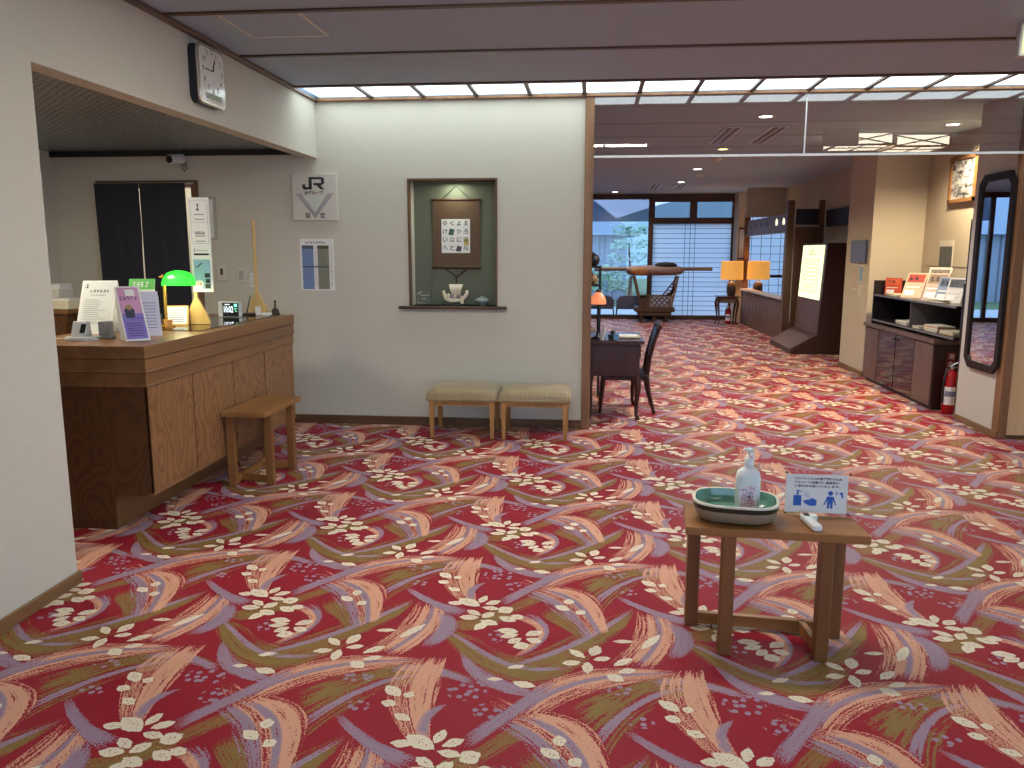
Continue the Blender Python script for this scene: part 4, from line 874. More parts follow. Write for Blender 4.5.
s, W_, H_ = stand_leaf(lv, 'sheet', (-2.77, 4.72, H1), (-2.665, 4.77, H1), (-2.83, 4.80, H1 + .27), (-2.725, 4.85, H1 + .27), plain('lilac_card', lin(206, 206, 226), .6, var=.03))
for i in range(9): s.rect(.015, .05 + i * .02, W_ - .02, .056 + i * .02, 0)
s.build('print', [plain('lilac_print', lin(150, 146, 190), .7)], lv)
MB().prism([(4.79, H1), (4.86, H1), (4.85, H1 + .24)], 'x', -2.80, -2.72).build('prop', WPAP, lv)
GREYD = plain('device_grey', lin(196, 198, 198), .35, var=.03); GREY2 = plain('device_dark', lin(142, 146, 146), .45, var=.06)
cr = thing('card_terminal', 'silver grey payment terminal on an oval base at the counter end', 'terminal', (-2.995, 4.46, H1))
MB().lathe([(.10, 0), (.102, .012), (.092, .022)], (-2.995, 4.46, H1), 28, 1, .62).build('base', GREYD, cr)
MB().prism([(4.43, H1 + .02), (4.505, H1 + .02), (4.495, H1 + .108), (4.465, H1 + .112)], 'x', -3.045, -2.955).build('head', GREYD, cr, bevel=.006)
bx = MB(); bx.add([(-2.985, 4.4275, H1 + .045), (-2.953, 4.4275, H1 + .045), (-2.955, 4.456, H1 + .096), (-2.987, 4.456, H1 + .096)], [(0, 1, 2, 3)]); bx.build('screen', plain('terminal_screen', lin(30, 34, 34), .15), cr)
MB().tube([(-3.09, 4.46, H1 + .01), (-3.16, 4.44, H1 + .006), (-3.24, 4.40, H1 + .005)], .004, 6).build('cable', OFFW, cr)
gb = thing('ribbed_speaker_box', 'small ribbed grey device beside the payment terminal', 'device', (-2.90, 4.56, H1))
MB().box(-2.945, -2.865, 4.53, 4.60, H1, H1 + .02, .004).box(-2.937, -2.873, 4.535, 4.595, H1 + .018, H1 + .105, .006, 2).build('body', GREY2, gb)
for k in range(5): MB().box(-2.932 + k * .0125, -2.926 + k * .0125, 4.531, 4.5352, H1 + .03, H1 + .095).build('rib', GREYD, gb)
rc = thing('red_stamp_card', 'small white card with red round stamp on the counter', 'card', (-2.86, 4.76, H1))
s, W_, H_ = stand_leaf(rc, 'card', (-2.905, 4.72, H1), (-2.80, 4.76, H1), (-2.93, 4.765, H1 + .115), (-2.825, 4.805, H1 + .115), plain('card_cream', lin(232, 222, 204), .7, var=.02), .003)
s.disc(.034, .075, .026, 0).rect(.02, .018, .09, .034, 0); s.lv = 2; s.disc(.034, .075, .018, 1); s.lv = 3; s.marks(1, .024, .064, .022, 0, .022); s.build('print', [RINK, plain('card_pink', lin(236, 190, 184), .7)], rc)
MB().prism([(4.748, H1), (4.80, H1), (4.792, H1 + .10)], 'x', -2.92, -2.86).build('prop', WPAP, rc)
# banker's lamp
BRS = plain('brass', lin(206, 164, 72), .25, metal=.85, var=.06)
H2 = HC + .0062
bl_ = thing('bankers_lamp', 'brass desk lamp with glowing green glass shade on reception', 'lamp', (-2.93, 5.31, H2))
MB().lathe([(.056, 0), (.058, .008), (.03, .02), (.012, .03)], (-2.93, 5.31, H2), 24).build('base', BRS, bl_)
MB().tube([(-2.93, 5.31, H2 + .02), (-2.93, 5.31, H2 + .335)], .011, 12).build('stem', BRS, bl_)
MB().ball((-2.93, 5.31, H2 + .34), .018).tube([(-2.96, 5.31, H2 + .338), (-2.82, 5.31, H2 + .338)], .006, 8).build('arm', BRS, bl_)
def green_glass():
    m, nt, bs = new_mat('green_shade'); out = nt.nodes['Material Output']
    n = noise(nt, coords(nt), 12, 2); c = mixc(nt, (.01, .42, .03, 1), (.03, .62, .06, 1), n)
    nt.links.new(c, bs.inputs['Base Color']); bs.inputs['Roughness'].default_value = .12; bs.inputs['Coat Weight'].default_value = .6
    tl = nt.nodes.new('ShaderNodeBsdfTranslucent'); nt.links.new(c, tl.inputs[0]); mx = nt.nodes.new('ShaderNodeMixShader'); mx.inputs[0].default_value = .4
    nt.links.new(bs.outputs[0], mx.inputs[1]); nt.links.new(tl.outputs[0], mx.inputs[2]); nt.links.new(mx.outputs[0], out.inputs[0]); return m
SHC = (-2.815, 5.30, H2 + .325)
def shade_pt(u, v):
    a = (u - .5) * math.pi * .98; b = v * math.pi
    x = -math.cos(b) * .110; k = math.sin(b) ** .45
    return (SHC[0] + x, SHC[1] + math.sin(a) * .062 * k - .012 * (1 - math.cos(a)), SHC[2] - .045 + math.cos(a) * .105 * k)
MB().grid(shade_pt, 20, 24).build('glass_shade', green_glass(), bl_)
bulb = MB().tube([(SHC[0] - .05, SHC[1], SHC[2]), (SHC[0] + .05, SHC[1], SHC[2])], .012, 10).build('bulb', emit('bulb', (1, .82, .5, 1), 14), bl_)
lamp_l = bpy.data.lights.new('bulb_light', 'POINT'); lamp_l.energy = 4.5; lamp_l.color = (1, .8, .45); lamp_l.shadow_soft_size = .03
lo_ = bpy.data.objects.new('bulb_light', lamp_l); COL.objects.link(lo_); lo_.parent = bl_; lo_.location = (SHC[0] + 2.93, SHC[1] - 5.31, SHC[2] - H2 - .025)
bk = thing('pen_tray_box', 'dark patterned desk organiser in front of the green lamp', 'organiser', (-3.02, 5.36, H1))
PAT = plain('dark_pattern', lin(62, 64, 58), .5, var=.6, scale=90)
MB().box(-3.10, -3.00, 5.33, 5.385, H1, H1 + .085, .004).build('box', PAT, bk)
MB().box(-3.08, -3.02, 5.335, 5.38, H1 + .085, H1 + .105, .003).build('note_pad', plain('note_yellow', lin(238, 220, 96), .7, var=.05), bk)
sf = thing('framed_notice', 'small framed blue-white notice standing beside the splash guard foot', 'notice', (-2.92, 5.38, H1))
s, W_, H_ = stand_leaf(sf, 'frame', (-2.970, 5.36, H2), (-2.815, 5.39, H2), (-2.990, 5.415, H2 + .135), (-2.835, 5.445, H2 + .135), wood('notice_frame', lin(180, 140, 80), lin(206, 168, 106)))
s.rect(.012, .012, W_ - .012, H_ - .012, 0); s.lv = 2
for i in range(6): s.rect(.025, .025 + i * .016, W_ - .03, .030 + i * .016, 1)
s.build('print', [plain('notice_sheet', lin(216, 224, 236), .7, var=.02), TD], sf)
MB().prism([(5.40, H2), (5.45, H2), (5.435, H2 + .115)], 'x', -2.97, -2.85).build('prop', plain('prop_brown', lin(120, 84, 50), .6), sf)
cp = thing('paper_cup', 'small amber cup on the counter left of the framed notice', 'cup', (-2.835, 5.16, HC + .0062))
AMB = plain('amber_cup', lin(214, 150, 66), .4, var=.06)
MB().lathe([(.022, 0), (.028, .055), (.026, .055), (.020, .006), (0, .006)], (-2.835, 5.16, HC + .0062), 18).build('cup', AMB, cp)
MB().lathe([(.0285, .052), (.0295, .055), (.0285, .058)], (-2.835, 5.16, HC + .0062), 18).build('lip', AMB, cp)
# splash guard: two timber posts on triangular feet and an acrylic sheet between
GY = wood('guard_timber', lin(196, 158, 100), lin(218, 182, 124), axis='Z', scale=7)
sg_ = thing('splash_guard', 'tall clear splash guard on two timber posts with triangular feet', 'screen', (-2.78, 5.95, HC + .006))
for x, y, zt in ((-2.790, 5.48, 1.965), (-2.748, 6.42, 1.845)):
    z0 = HC + .006
    MB().box(x - .012, x + .012, y - .010, y + .010, z0, zt, .002).build('post', GY, sg_)
    MB().prism([(x - .095, z0), (x + .095, z0), (x + .085, z0 + .05), (x + .014, z0 + .185), (x - .014, z0 + .185), (x - .085, z0 + .05)], 'y', y - .012, y + .012).build('foot', GY, sg_, bevel=.003)
ac_ = MB(); ac_.add([(-2.792, 5.49, HC + .05), (-2.750, 6.41, HC + .05), (-2.750, 6.41, 1.80), (-2.792, 5.49, 1.90)], [(0, 1, 2, 3)])
ac_.add([(-2.788, 5.49, HC + .05), (-2.746, 6.41, HC + .05), (-2.746, 6.41, 1.80), (-2.788, 5.49, 1.90)], [(3, 2, 1, 0)]); ac_.build('acrylic_sheet', CLEAR, sg_)
hp = thing('notice_strip', 'long white notice strip with pictures fixed to the nearer guard post', 'notice', (-2.725, 5.462, 1.31))
MB().box(-2.800, -2.652, 5.463, 5.467, 1.315, 1.965).build('paper', WPAP, hp)
s = Sheet((-2.800, 5.463, 1.315), (1, 0, 0), (0, 0, 1), .0007); PBLU = plain('picture_blue', lin(150, 178, 206), .7, var=.15, scale=60)
s.rect(.014, .02, .134, .225, 1); s.lv = 2; s.marks(1, .052, .56, .05, 0, .035)
for i, z in enumerate((.532, .50, .40, .385, .35)): s.rect(.04, z, .11, z + .004, 0)
for z in (.63, .48, .335): s.rect(.012, z, .136, z + .002, 2)
for x in (.012, .134): s.rect(x, .335, x + .002, .632, 2)
s.marks(5, .03, .405, .018, 0, .08); s.rect(.02, .255, .13, .268, 0); s.marks(1, .018, .28, .022, 0, .02); s.rect(.04, .285, .12, .289, 2)
s.rect(.09, .10, .128, .13, 0).rect(.095, .06, .128, .09, 0).rect(.09, .025, .128, .055, 0).disc(.05, .055, .03, 3); s.lv = 3; s.marks(2, .03, .045, .02, 4, .04); s.poly([(.03, .17), (.075, .205), (.08, .2), (.036, .165)], 0)
s.build('print', [INK, PBLU, plain('rule_grey', lin(160, 160, 170), .7), WPAP, RINK], hp)
dcl = thing('digital_clock', 'white digital clock with bright digits at the far counter', 'clock', (-2.86, 6.15, HC + .006))
MB().box(-2.945, -2.770, 6.12, 6.18, HC + .006, HC + .126, .006, 2).build('case', WHITEP, dcl)
MB().box(-2.905, -2.775, 6.117, 6.121, HC + .012, HC + .120).build('display', BLACK, dcl)
s = Sheet((-2.905, 6.117, HC + .012), (1, 0, 0), (0, 0, 1), .0008); s.text('10:02', .012, .03, .05, 0, w=.075); s.text('°C', .095, .035, .03, 1, w=.022); s.rect(.096, .075, .12, .098, 1); s.rect(.02, .09, .06, .096, 0)
s.build('digits', [emit('digit_white', (.8, .9, 1, 1), 1.6), emit('digit_green', (.2, .9, .6, 1), 1.6)], dcl)
pn = thing('pen_stand', 'black desk pen standing in its holder near the farther guard foot', 'pen', (-2.80, 6.36, HC + .001))
MB().obox((-2.80, 6.36, HC + .012), (.11, .05, .022), bev=.006, seg=2).build('holder', BLACK, pn)
MB().tube([(-2.815, 6.36, HC + .02), (-2.775, 6.36, HC + .165)], [.006, .004], 8).build('pen', BLACK, pn)
cc = thing('white_card_stand', 'pair of small white cards at the far end of the counter', 'card', (-2.69, 6.40, HC + .001))
MB().obox((-2.705, 6.33, HC + .04), (.045, .004, .075), rx=.25).build('card', WPAP, cc); MB().obox((-2.645, 6.36, HC + .012), (.07, .05, .022), bev=.003).build('card_box', WPAP, cc)
be = thing('brass_bell', 'dark handbell standing at the far end of the counter', 'bell', (-2.60, 6.43, HC + .001))
MB().lathe([(.036, 0), (.036, .006), (.03, .03), (.026, .045), (.010, .056), (.006, .062)], (-2.60, 6.43, HC + .001), 20).build('bell', plain('dark_bronze', lin(56, 50, 42), .3, metal=.6), be)
MB().lathe([(.006, .06), (.009, .075), (.005, .09), (.010, .105), (.004, .122), (0, .124)], (-2.60, 6.43, HC + .001), 14).build('handle', BLACK, be)
# wall fittings behind reception
sw = board('wall_thermostat', 'cream wall control with small dark display behind reception', 'switch', -3.462, -3.367, 1.325, 1.468, YB, .018, OFFW)
MB().box(-3.425, -3.400, YB - .020, YB - .018, 1.38, 1.44).build('display', BLACK, sw)
sw = board('wall_switch', 'cream rocker light switch plate behind reception', 'switch', -3.270, -3.185, 1.308, 1.452, YB, .012, OFFW)
MB().box(-3.25, -3.205, YB - .018, YB - .012, 1.34, 1.42, .002).build('rocker', plain('rocker_grey', lin(180, 176, 164), .5), sw)
sw = board('paper_note', 'small white paper note taped beside the switch plate', 'note', -3.150, -3.088, 1.27, 1.398, YB, .002, WPAP)
s = Sheet((-3.150, YB - .002, 1.27), (1, 0, 0), (0, 0, 1), .0006)
for i in range(5): s.rect(.01, .02 + i * .02, .05, .023 + i * .02, 0)
s.build('print', [TD], sw)
sw = board('wall_frame', 'slim pale framed board on the wall behind the notice strip', 'frame', -3.63, -3.44, 1.70, 2.085, YB, .02, plain('frame_grey', lin(176, 172, 162), .4))
MB().box(-3.61, -3.46, YB - .0215, YB - .02, 1.72, 2.065).build('sheet', WPAP, sw)
# staff-side cabinet with papers
cb = thing('staff_cabinet', 'brown wooden staff cabinet against the wall behind reception', 'cabinet', (-4.62, 6.55, 0))
MB().box(-4.98, -4.34, 6.30, 6.80, 0, 1.08).build('body', CWD, cb); MB().box(-4.99, -4.32, 6.28, 6.82, 1.08, 1.115, .004).build('top', CWH, cb)
for k in range(2): d_ = MB().box(-4.97 + k * .315, -4.665 + k * .315, 6.285, 6.30, .06, 1.05, .003).build('door', CWD, cb); MB().ball((-4.69 + k * .07, 6.278, .6), .012).build('knob', BRS, d_)
LB = [('paper_box', 'white paper tray box on the staff cabinet', (-4.62, 6.60, 1.116), (.16, .2, .20), lin(226, 222, 210)), ('paper_pack', 'cream pack of forms beside the tray box', (-4.43, 6.42, 1.116), (.17, .18, .09), lin(234, 228, 196)), ('form_stack', 'small white stack of forms at the cabinet edge', (-4.78, 6.40, 1.116), (.12, .16, .10), lin(230, 226, 216))]
for n_, lb_, p_, d_, c_ in LB:
    q_ = thing(n_, lb_, 'papers', p_); MB().box(-d_[0] / 2, d_[0] / 2, -d_[1] / 2, d_[1] / 2, 0, d_[2] * .8, .004).build('box', plain(n_, c_, .7, var=.04), q_, True)
    MB().obox((0, .01, d_[2] * .9), (d_[0] * .9, d_[1] * .9, d_[2] * .2), rz=.06).build('sheets', WPAP, q_, True)
# ------------------------------------------------------------------ writing desk corner beyond the post
MAH = wood('mahogany', lin(54, 28, 24), lin(78, 42, 34), rough=.3, axis='Z')
MAHX = wood('mahogany_flat', lin(58, 32, 27), lin(84, 48, 38), rough=.25, axis='X')
dk = thing('writing_desk', 'dark mahogany writing desk with cabriole legs behind the timber post', 'desk', (.22, 8.06, 0))
MB().box(-.06, .50, 7.62, 8.50, .735, .765, .006, 2).build('top', MAHX, dk)
MB().box(-.02, .46, 7.66, 8.46, .42, .735, .004).build('body', MAH, dk)
MB().box(-.02, .46, 7.652, 7.66, .44, .715, .003).build('side_panel', MAH, dk)
for y in (7.68, 7.95, 8.22):
    d_ = MB().box(.46, .472, y, y + .22, .60, .72, .003).build('drawer', MAH, dk); MB().ball((.478, y + .11, .66), .012).build('knob', BRS, d_)
for x, y in ((.005, 7.685), (.435, 7.685), (.005, 8.435), (.435, 8.435)):
    sx = -1 if x < .2 else 1; sy = -1 if y < 8 else 1
    MB().tube([(x, y, .43), (x + sx * .018, y + sy * .018, .34), (x + sx * .006, y + sy * .006, .18), (x + sx * .004, y + sy * .004, .05), (x + sx * .018, y + sy * .018, .02), (x + sx * .020, y + sy * .02, 0)], [.030, .032, .022, .016, .022, .020], 10).build('leg', MAH, dk)
ch = thing('desk_chair', 'dark wooden chair tucked under the mahogany writing desk', 'chair', (.42, 8.18, 0))
SEAT = plain('chair_seat', lin(44, 28, 28), .5)
MB().box(.10, .56, 7.95, 8.42, .37, .405, .01, 2).build('seat', SEAT, ch)
MB().box(.11, .55, 7.96, 8.41, .335, .37, .004).build('seat_frame', MAH, ch)
for y in (7.975, 8.395):
    MB().tube([(.13, y, .35), (.115, y, .18), (.095, y, 0)], [.022, .019, .015], 8).build('leg', MAH, ch)
    MB().tube([(.635, y, 0), (.575, y, .22), (.555, y, .38), (.575, y, .55), (.615, y, .72), (.668, y, .87)], [.017, .020, .022, .020, .019, .018], 8).build('leg', MAH, ch)
MB().prism([(.565, .42), (.585, .42), (.610, .62), (.660, .84), (.640, .85), (.592, .64)], 'y', 8.02, 8.35).build('back_splat', MAH, ch)
MB().tube([(.664, 7.945, .865), (.672, 8.185, .895), (.664, 8.425, .865)], .024, 8).build('crest_rail', MAH, ch)
dl = thing('tulip_desk_lamp', 'small desk lamp with orange glass shade on the writing desk', 'lamp', (.058, 7.80, .766))
MB().lathe([(.07, 0), (.072, .01), (.02, .022), (.012, .05), (.008, .06)], (.058, 7.80, .766), 20).tube([(.058, 7.80, .80), (.058, 7.80, 1.10)], .009, 8).build('stem', plain('dark_iron', lin(30, 26, 26), .35, metal=.5), dl)
def orange_glass():
    m, nt, bs = new_mat('orange_glass'); n = noise(nt, coords(nt), 30, 2); c = mixc(nt, lin(206, 96, 60), lin(240, 158, 110), n)
    nt.links.new(c, bs.inputs['Base Color']); nt.links.new(c, bs.inputs['Emission Color']); bs.inputs['Emission Strength'].default_value = .9; bs.inputs['Roughness'].default_value = .3; return m
MB().lathe([(.075, 1.10), (.078, 1.125), (.066, 1.165), (.036, 1.205), (.018, 1.215)], (.058, 7.80, 0), 20).build('shade', orange_glass(), dl)
MB().lathe([(.02, 1.213), (.024, 1.225), (.012, 1.24), (.0, 1.245)], (.058, 7.80, 0), 14).build('finial', BLACK, dl)
lt = thing('letter_folder', 'pale stationery folder lying open on the writing desk', 'stationery', (.34, 7.95, .766))
MB().box(.25, .48, 7.84, 8.10, .766, .778, .003).build('folder', plain('folder_tan', lin(178, 160, 128), .7), lt); MB().box(.27, .45, 7.87, 8.06, .778, .786).build('paper', WPAP, lt)
tp = thing('desk_telephone', 'small dark desk telephone beside the lamp', 'telephone', (.205, 7.74, .766))
MB().obox((.205, 7.74, .79), (.07, .10, .045), rz=.3, bev=.008).build('body', BLACK, tp); MB().ball((.205, 7.75, .835), (.026, .045, .024)).build('handset', BLACK, tp)
en = thing('blue_leaflet_holder', 'small clear holder with blue card at the front of the desk', 'card', (.24, 7.66, .766))
MB().obox((.235, 7.66, .80), (.05, .004, .06), rx=.2).build('card', plain('card_blue', lin(120, 170, 214), .6), en); MB().obox((.11, 7.675, .83), (.012, .05, .13), rz=.5, ry=.25).build('menu', WPAP, en)
# étagère standing behind the desk
et = thing('etagere', 'tall black open display shelf behind the writing desk', 'shelf', (-.28, 9.1, 0))
for x in (-.62, .085):
    for y in (8.92, 9.28): MB().box(x - .012, x + .012, y - .012, y + .012, 0, 1.44).build('post', BLACK, et)
for z in (.25, .62, .98, 1.22, 1.42): MB().box(-.63, .095, 8.91, 9.29, z, z + .018, .002).build('shelf_board', BLACK, et)
ET = [('temari_ball', 'dark round ornament on top of the black display shelf', (.0, 9.05, 1.439), .075, lin(30, 28, 30)), ('straw_doll', 'tan woven ornament on the upper shelf of the display', (.0, 9.02, 1.239), .06, lin(150, 120, 84)), ('lacquer_jar', 'red lacquer jar on the middle shelf of the display', (-.05, 9.05, .999), .06, lin(140, 46, 40)), ('tea_caddy', 'brown tea caddy on the lower shelf of the display', (-.02, 9.05, .639), .07, lin(92, 66, 44))]
for n_, lb_, p_, r_, c_ in ET:
    q_ = thing(n_, lb_, 'ornament', p_); MB().lathe([(r_ * .6, 0), (r_, r_ * .5), (r_ * 1.05, r_), (r_ * .8, r_ * 1.6), (r_ * .4, r_ * 1.75)], (0, 0, 0), 18).build('body', plain(n_, c_, .45, var=.2), q_, True)
    MB().lathe([(r_ * .45, r_ * 1.7), (r_ * .45, r_ * 1.85), (r_ * .12, r_ * 1.95), (0, r_ * 2.1)], (0, 0, 0), 14).build('lid', plain(n_ + '_lid', shade(c_, .6), .45), q_, True)
dm = thing('festival_drum', 'round festival drum with brown skin on a black stand near the far lounge wall', 'drum', (-1.5, 14.6, 0))
MB().tube([(-1.5, 14.4, 1.3), (-1.5, 14.45, 1.3), (-1.5, 14.75, 1.3), (-1.5, 14.8, 1.3)], [.26, .30, .30, .26], 24).build('barrel', wood('drum_wood', lin(110, 70, 40), lin(150, 100, 60)), dm)
MB().tube([(-1.5, 14.39, 1.3), (-1.5, 14.40, 1.3)], .25, 24).build('skin', plain('drum_skin', lin(206, 180, 140), .6), dm)
for x in (-1.78, -1.22): MB().box(x - .03, x + .03, 14.5, 14.7, 0, 1.2).build('stand_post', BLACK, dm)
MB().box(-1.8, -1.2, 14.5, 14.7, .95, 1.02).box(-1.9, -1.1, 14.4, 14.8, 0, .05).build('stand_frame', BLACK, dm)
# ------------------------------------------------------------------ palanquin basket
BAM = wood('aged_bamboo', lin(120, 98, 80), lin(158, 132, 108), rough=.6, axis='X'); BAMD = wood('dark_bamboo', lin(70, 50, 36), lin(104, 78, 56), rough=.6, axis='Z')
KY = 18.85
kg = thing('palanquin_basket', 'old wicker palanquin hanging from a long carrying pole by the window', 'palanquin', (1.42, KY, 0))
MB().tube([(.05, KY, 1.195), (2.71, KY, 1.205)], .042, 14).build('carrying_pole', BAM, kg)
rf = MB().tube([(.78, 0, 0), (.82, 0, 0), (1.0, 0, 0), (1.42, 0, 0), (1.85, 0, 0), (2.02, 0, 0), (2.06, 0, 0)], [.06, .10, .118, .125, .115, .09, .05], 16)
rf.v = [(x, KY + y * 2.6, 1.165 + z * .95) for x, y, z in rf.v]; rf.build('roof', plain('worn_mat', lin(154, 122, 108), .8, var=.3, scale=14), kg)
MB().ball((1.06, KY - .31, 1.15), (.20, .06, .085)).build('straw_cushion', plain('straw_orange', lin(186, 124, 74), .8, var=.25, scale=40), kg)
MB().ball((1.66, KY - .05, 1.285), (.26, .16, .075)).build('sedge_hat', plain('dark_sedge', lin(44, 40, 40), .8, var=.3, scale=40), kg)
for y in (KY - .27, KY + .27):
    MB().tube([(.95, y, 1.05), (1.14, y, .30)], .026, 8).build('corner_pole', BAM, kg); MB().tube([(1.93, y, 1.05), (1.775, y, .28)], .026, 8).build('corner_pole', BAM, kg)
MB().box(.97, 1.87, KY - .33, KY + .33, .24, .34, .01).build('floor_frame', BAMD, kg)
MB().box(1.05, 1.80, KY - .30, KY + .30, .15, .24, .01).build('tray', BAMD, kg)
for x in (1.14, 1.42, 1.70):
    for y in (KY - .2, KY + .2): MB().box(x - .04, x + .04, y - .03, y + .03, 0, .16).build('foot', BAMD, kg)
def lattice(t, x0, x1, y, z0, z1, nx, nz, mat, skewed=0.0, name='woven_panel'):
    m = MB(); dx, dz = (x1 - x0) / nx, (z1 - z0) / nz
    for i in range(-nz, nx):
        a = max(0, -i); b = min(nz, nx - i)
        if b > a:
            m.beam((x0 + (i + a) * dx + skewed * a / nz, y, z0 + a * dz), (x0 + (i + b) * dx + skewed * b / nz, y, z0 + b * dz), .034, .008, (0, 1, 0))
            m.beam((x1 - (i + a) * dx + skewed * a / nz, y, z0 + a * dz), (x1 - (i + b) * dx + skewed * b / nz, y, z0 + b * dz), .034, .008, (0, 1, 0))
    m.build(name, mat, t)
lattice(kg, 1.12, 1.80, KY - .29, .34, .58, 6, 2, BAM); lattice(kg, 1.12, 1.80, KY + .29, .34, .58, 6, 2, BAM)
for y in (KY - .29, KY + .29): MB().box(1.08, 1.83, y - .015, y + .015, .57, .60).build('basket_rim', BAM, kg)
bp = MB()   # woven triangular backrest on the right
for k in range(7):
    f_ = k / 6; bp.beam((1.60 + f_ * .17, KY - .28, .60 + f_ * .0), (1.90, KY - .28, .60 + .42 * (1 - f_ * .2) * (.25 + .75 * f_)), .022, .008, (0, 1, 0))
    bp.beam((1.86 + .03 * f_, KY - .275, .60 + f_ * .40), (1.62 + .25 * f_, KY - .275, .60 + f_ * .40 * .98), .022, .008, (0, 1, 0))
bp.beam((1.58, KY - .28, .60), (1.90, KY - .28, 1.03), .03, .012, (0, 1, 0)); bp.build('woven_backrest', BAMD, kg)
MB().box(1.06, 1.30, KY - .305, KY - .29, .33, .60).build('woven_side', BAMD, kg)
# chairs out on the terrace
def terrace_chair(x, label):
    t = thing('terrace_chair', label, 'chair', (x, 20.25, -.02), group='dark chairs on the terrace'); G = plain('dark_weave', lin(52, 54, 60), .7, var=.2, scale=60)
    MB().prism([(-.29, .20), (.29, .20), (.30, .40), (.26, .49), (.16, .535), (-.16, .535), (-.26, .49), (-.30, .40)], 'y', -.03, .03).build('backrest', G, t, True)
    MB().box(-.28, .28, .03, .50, .22, .27, .01).build('seat', G, t, True)
    for sx in (-1, 1):
        MB().tube([(sx * .30, -.02, .42), (sx * .31, .30, .40), (sx * .30, .48, .25)], .014, 6).build('arm', BLACK, t, True)
        for y in (-.02, .46): MB().tube([(sx * .29, y, .25), (sx * .31, y, 0)], .012, 6).build('leg', BLACK, t, True)
    return t
terrace_chair(.92, 'dark round-backed terrace chair nearer the window post'); terrace_chair(.24, 'dark round-backed terrace chair farther from the window post')
# lamp table, two lamps, extinguisher, notice on the column
LT = thing('lamp_table', 'small dark table with curved legs by the column', 'table', (2.98, 18.3, 0))
MB().box(2.73, 3.22, 18.08, 18.52, .60, .625, .006).build('top', MAHX, LT); MB().box(2.79, 3.16, 18.13, 18.47, .48, .60, .004).build('apron', wood('table_front', lin(112, 84, 62), lin(146, 112, 84), axis='X'), LT)
for x, y in ((2.79, 18.13), (3.16, 18.13), (2.79, 18.47), (3.16, 18.47)):
    sx = -1 if x < 3 else 1; sy = -1 if y < 18.3 else 1
    MB().tube([(x, y, .58), (x + sx * .03, y + sy * .02, .46), (x, y, .24), (x - sx * .005, y, .06), (x + sx * .03, y + sy * .02, 0)], [.028, .028, .018, .014, .018], 8).build('leg', MAH, LT)
def lampshade():
    m, nt, bs = new_mat('amber_lampshade'); z = nt.nodes.new('ShaderNodeSeparateXYZ'); n = noise(nt, coords(nt, 'Object', (60, 60, 8)), 1, 2)
    c = mixc(nt, lin(204, 138, 56), lin(230, 168, 82), n); nt.links.new(c, bs.inputs['Base Color']); nt.links.new(c, bs.inputs['Emission Color']); bs.inputs['Emission Strength'].default_value = .75; nt.nodes.remove(z); return m
SHD = lampshade(); VASE = plain('lamp_vase', lin(62, 54, 48), .35, var=.5, scale=30)
def tlamp(x, y, z0, label):
    t = thing('table_lamp', label, 'lamp', (x, y, z0), group='amber table lamps')
    MB().lathe([(.075, 0), (.08, .01), (.08, .03), (.095, .06), (.10, .20), (.085, .28), (.03, .32)], (0, 0, 0), 20, 1, 1, 3).build('base', VASE, t, True)
    MB().tube([(0, 0, .30), (0, 0, .42)], .008, 8).build('stem', BRS, t, True)
    s_ = MB(); s_.lathe([(.245, .36), (.235, .76)], (0, 0, 0), 28); s_.f = [f for f in s_.f if len(f) == 4]; s_.mi = s_.mi[:len(s_.f)]; s_.sm = s_.sm[:len(s_.f)]; s_.build('shade', SHD, t, True)
    l = bpy.data.lights.new('lamp_bulb', 'POINT'); l.energy = 9; l.color = (1, .72, .4); l.shadow_soft_size = .06
    o_ = bpy.data.objects.new('lamp_bulb', l); COL.objects.link(o_); o_.parent = t; o_.location = (0, 0, .56)
tlamp(3.06, 18.3, .626, 'amber table lamp on the small table in front of the column'); tlamp(3.64, 18.35, .63, 'amber table lamp seen through the partition opening')
ls = thing('lamp_pedestal', 'low dark pedestal under the lamp beyond the partition', 'table', (3.66, 18.35, 0)); MB().box(3.50, 3.84, 18.18, 18.52, .59, .629, .004).build('top', MAHX, ls); MB().box(3.55, 3.79, 18.23, 18.47, 0, .59).build('body', MAH, ls)
fe = thing('fire_extinguisher', 'small red fire extinguisher standing under the lamp table', 'extinguisher', (3.03, 18.36, 0)); REDP = plain('red_paint', lin(176, 22, 26), .3, var=.05)
def extinguisher(t, r, h):
    MB().lathe([(r * .9, 0), (r, .01), (r, h * .68), (r * .75, h * .78), (r * .3, h * .82), (r * .3, h * .86)], (0, 0, 0), 20).build('cylinder', REDP, t, True)
    MB().lathe([(r * .34, h * .85), (r * .34, h * .9)], (0, 0, 0), 12).tube([(-r * .2, 0, h * .9), (r * .9, -r * .3, h * 1.0)], .008, 6).tube([(-r * .2, 0, h * .88), (r * .9, -r * .3, h * .88)], .006, 6).build('valve', ALU, t, True)
    MB().tube([(-r * .3, 0, h * .87), (-r * .9, -r * .4, h * .84), (-r * 1.15, -r * .3, h * .5), (-r * 1.1, -r * .3, h * .2)], .010, 8).build('hose', BLACK, t, True)
    MB().grid(lambda u, v: ((r + .001) * math.sin((u - .5) * 1.8 - .35), -(r + .001) * math.cos((u - .5) * 1.8 - .35), h * (.18 + .34 * v)), 8, 1).build('label', WPAP, t, True)
    MB().grid(lambda u, v: ((r + .002) * math.sin((u - .5) * 1.5 - .35), -(r + .002) * math.cos((u - .5) * 1.5 - .35), h * (.34 + .10 * v)), 8, 1).build('label_stripe', plain('label_blue', lin(120, 130, 150), .5), t, True)
extinguisher(fe, .065, .42)
nf = board('framed_notice_board', 'tall framed notice hanging on the far column', 'notice', 3.26, 3.42, 1.42, 2.12, 18.85, .03, BLACK); MB().box(3.275, 3.405, 18.818, 18.82, 1.45, 2.09).build('sheet', plain('notice_blue', lin(176, 190, 210), .6), nf)
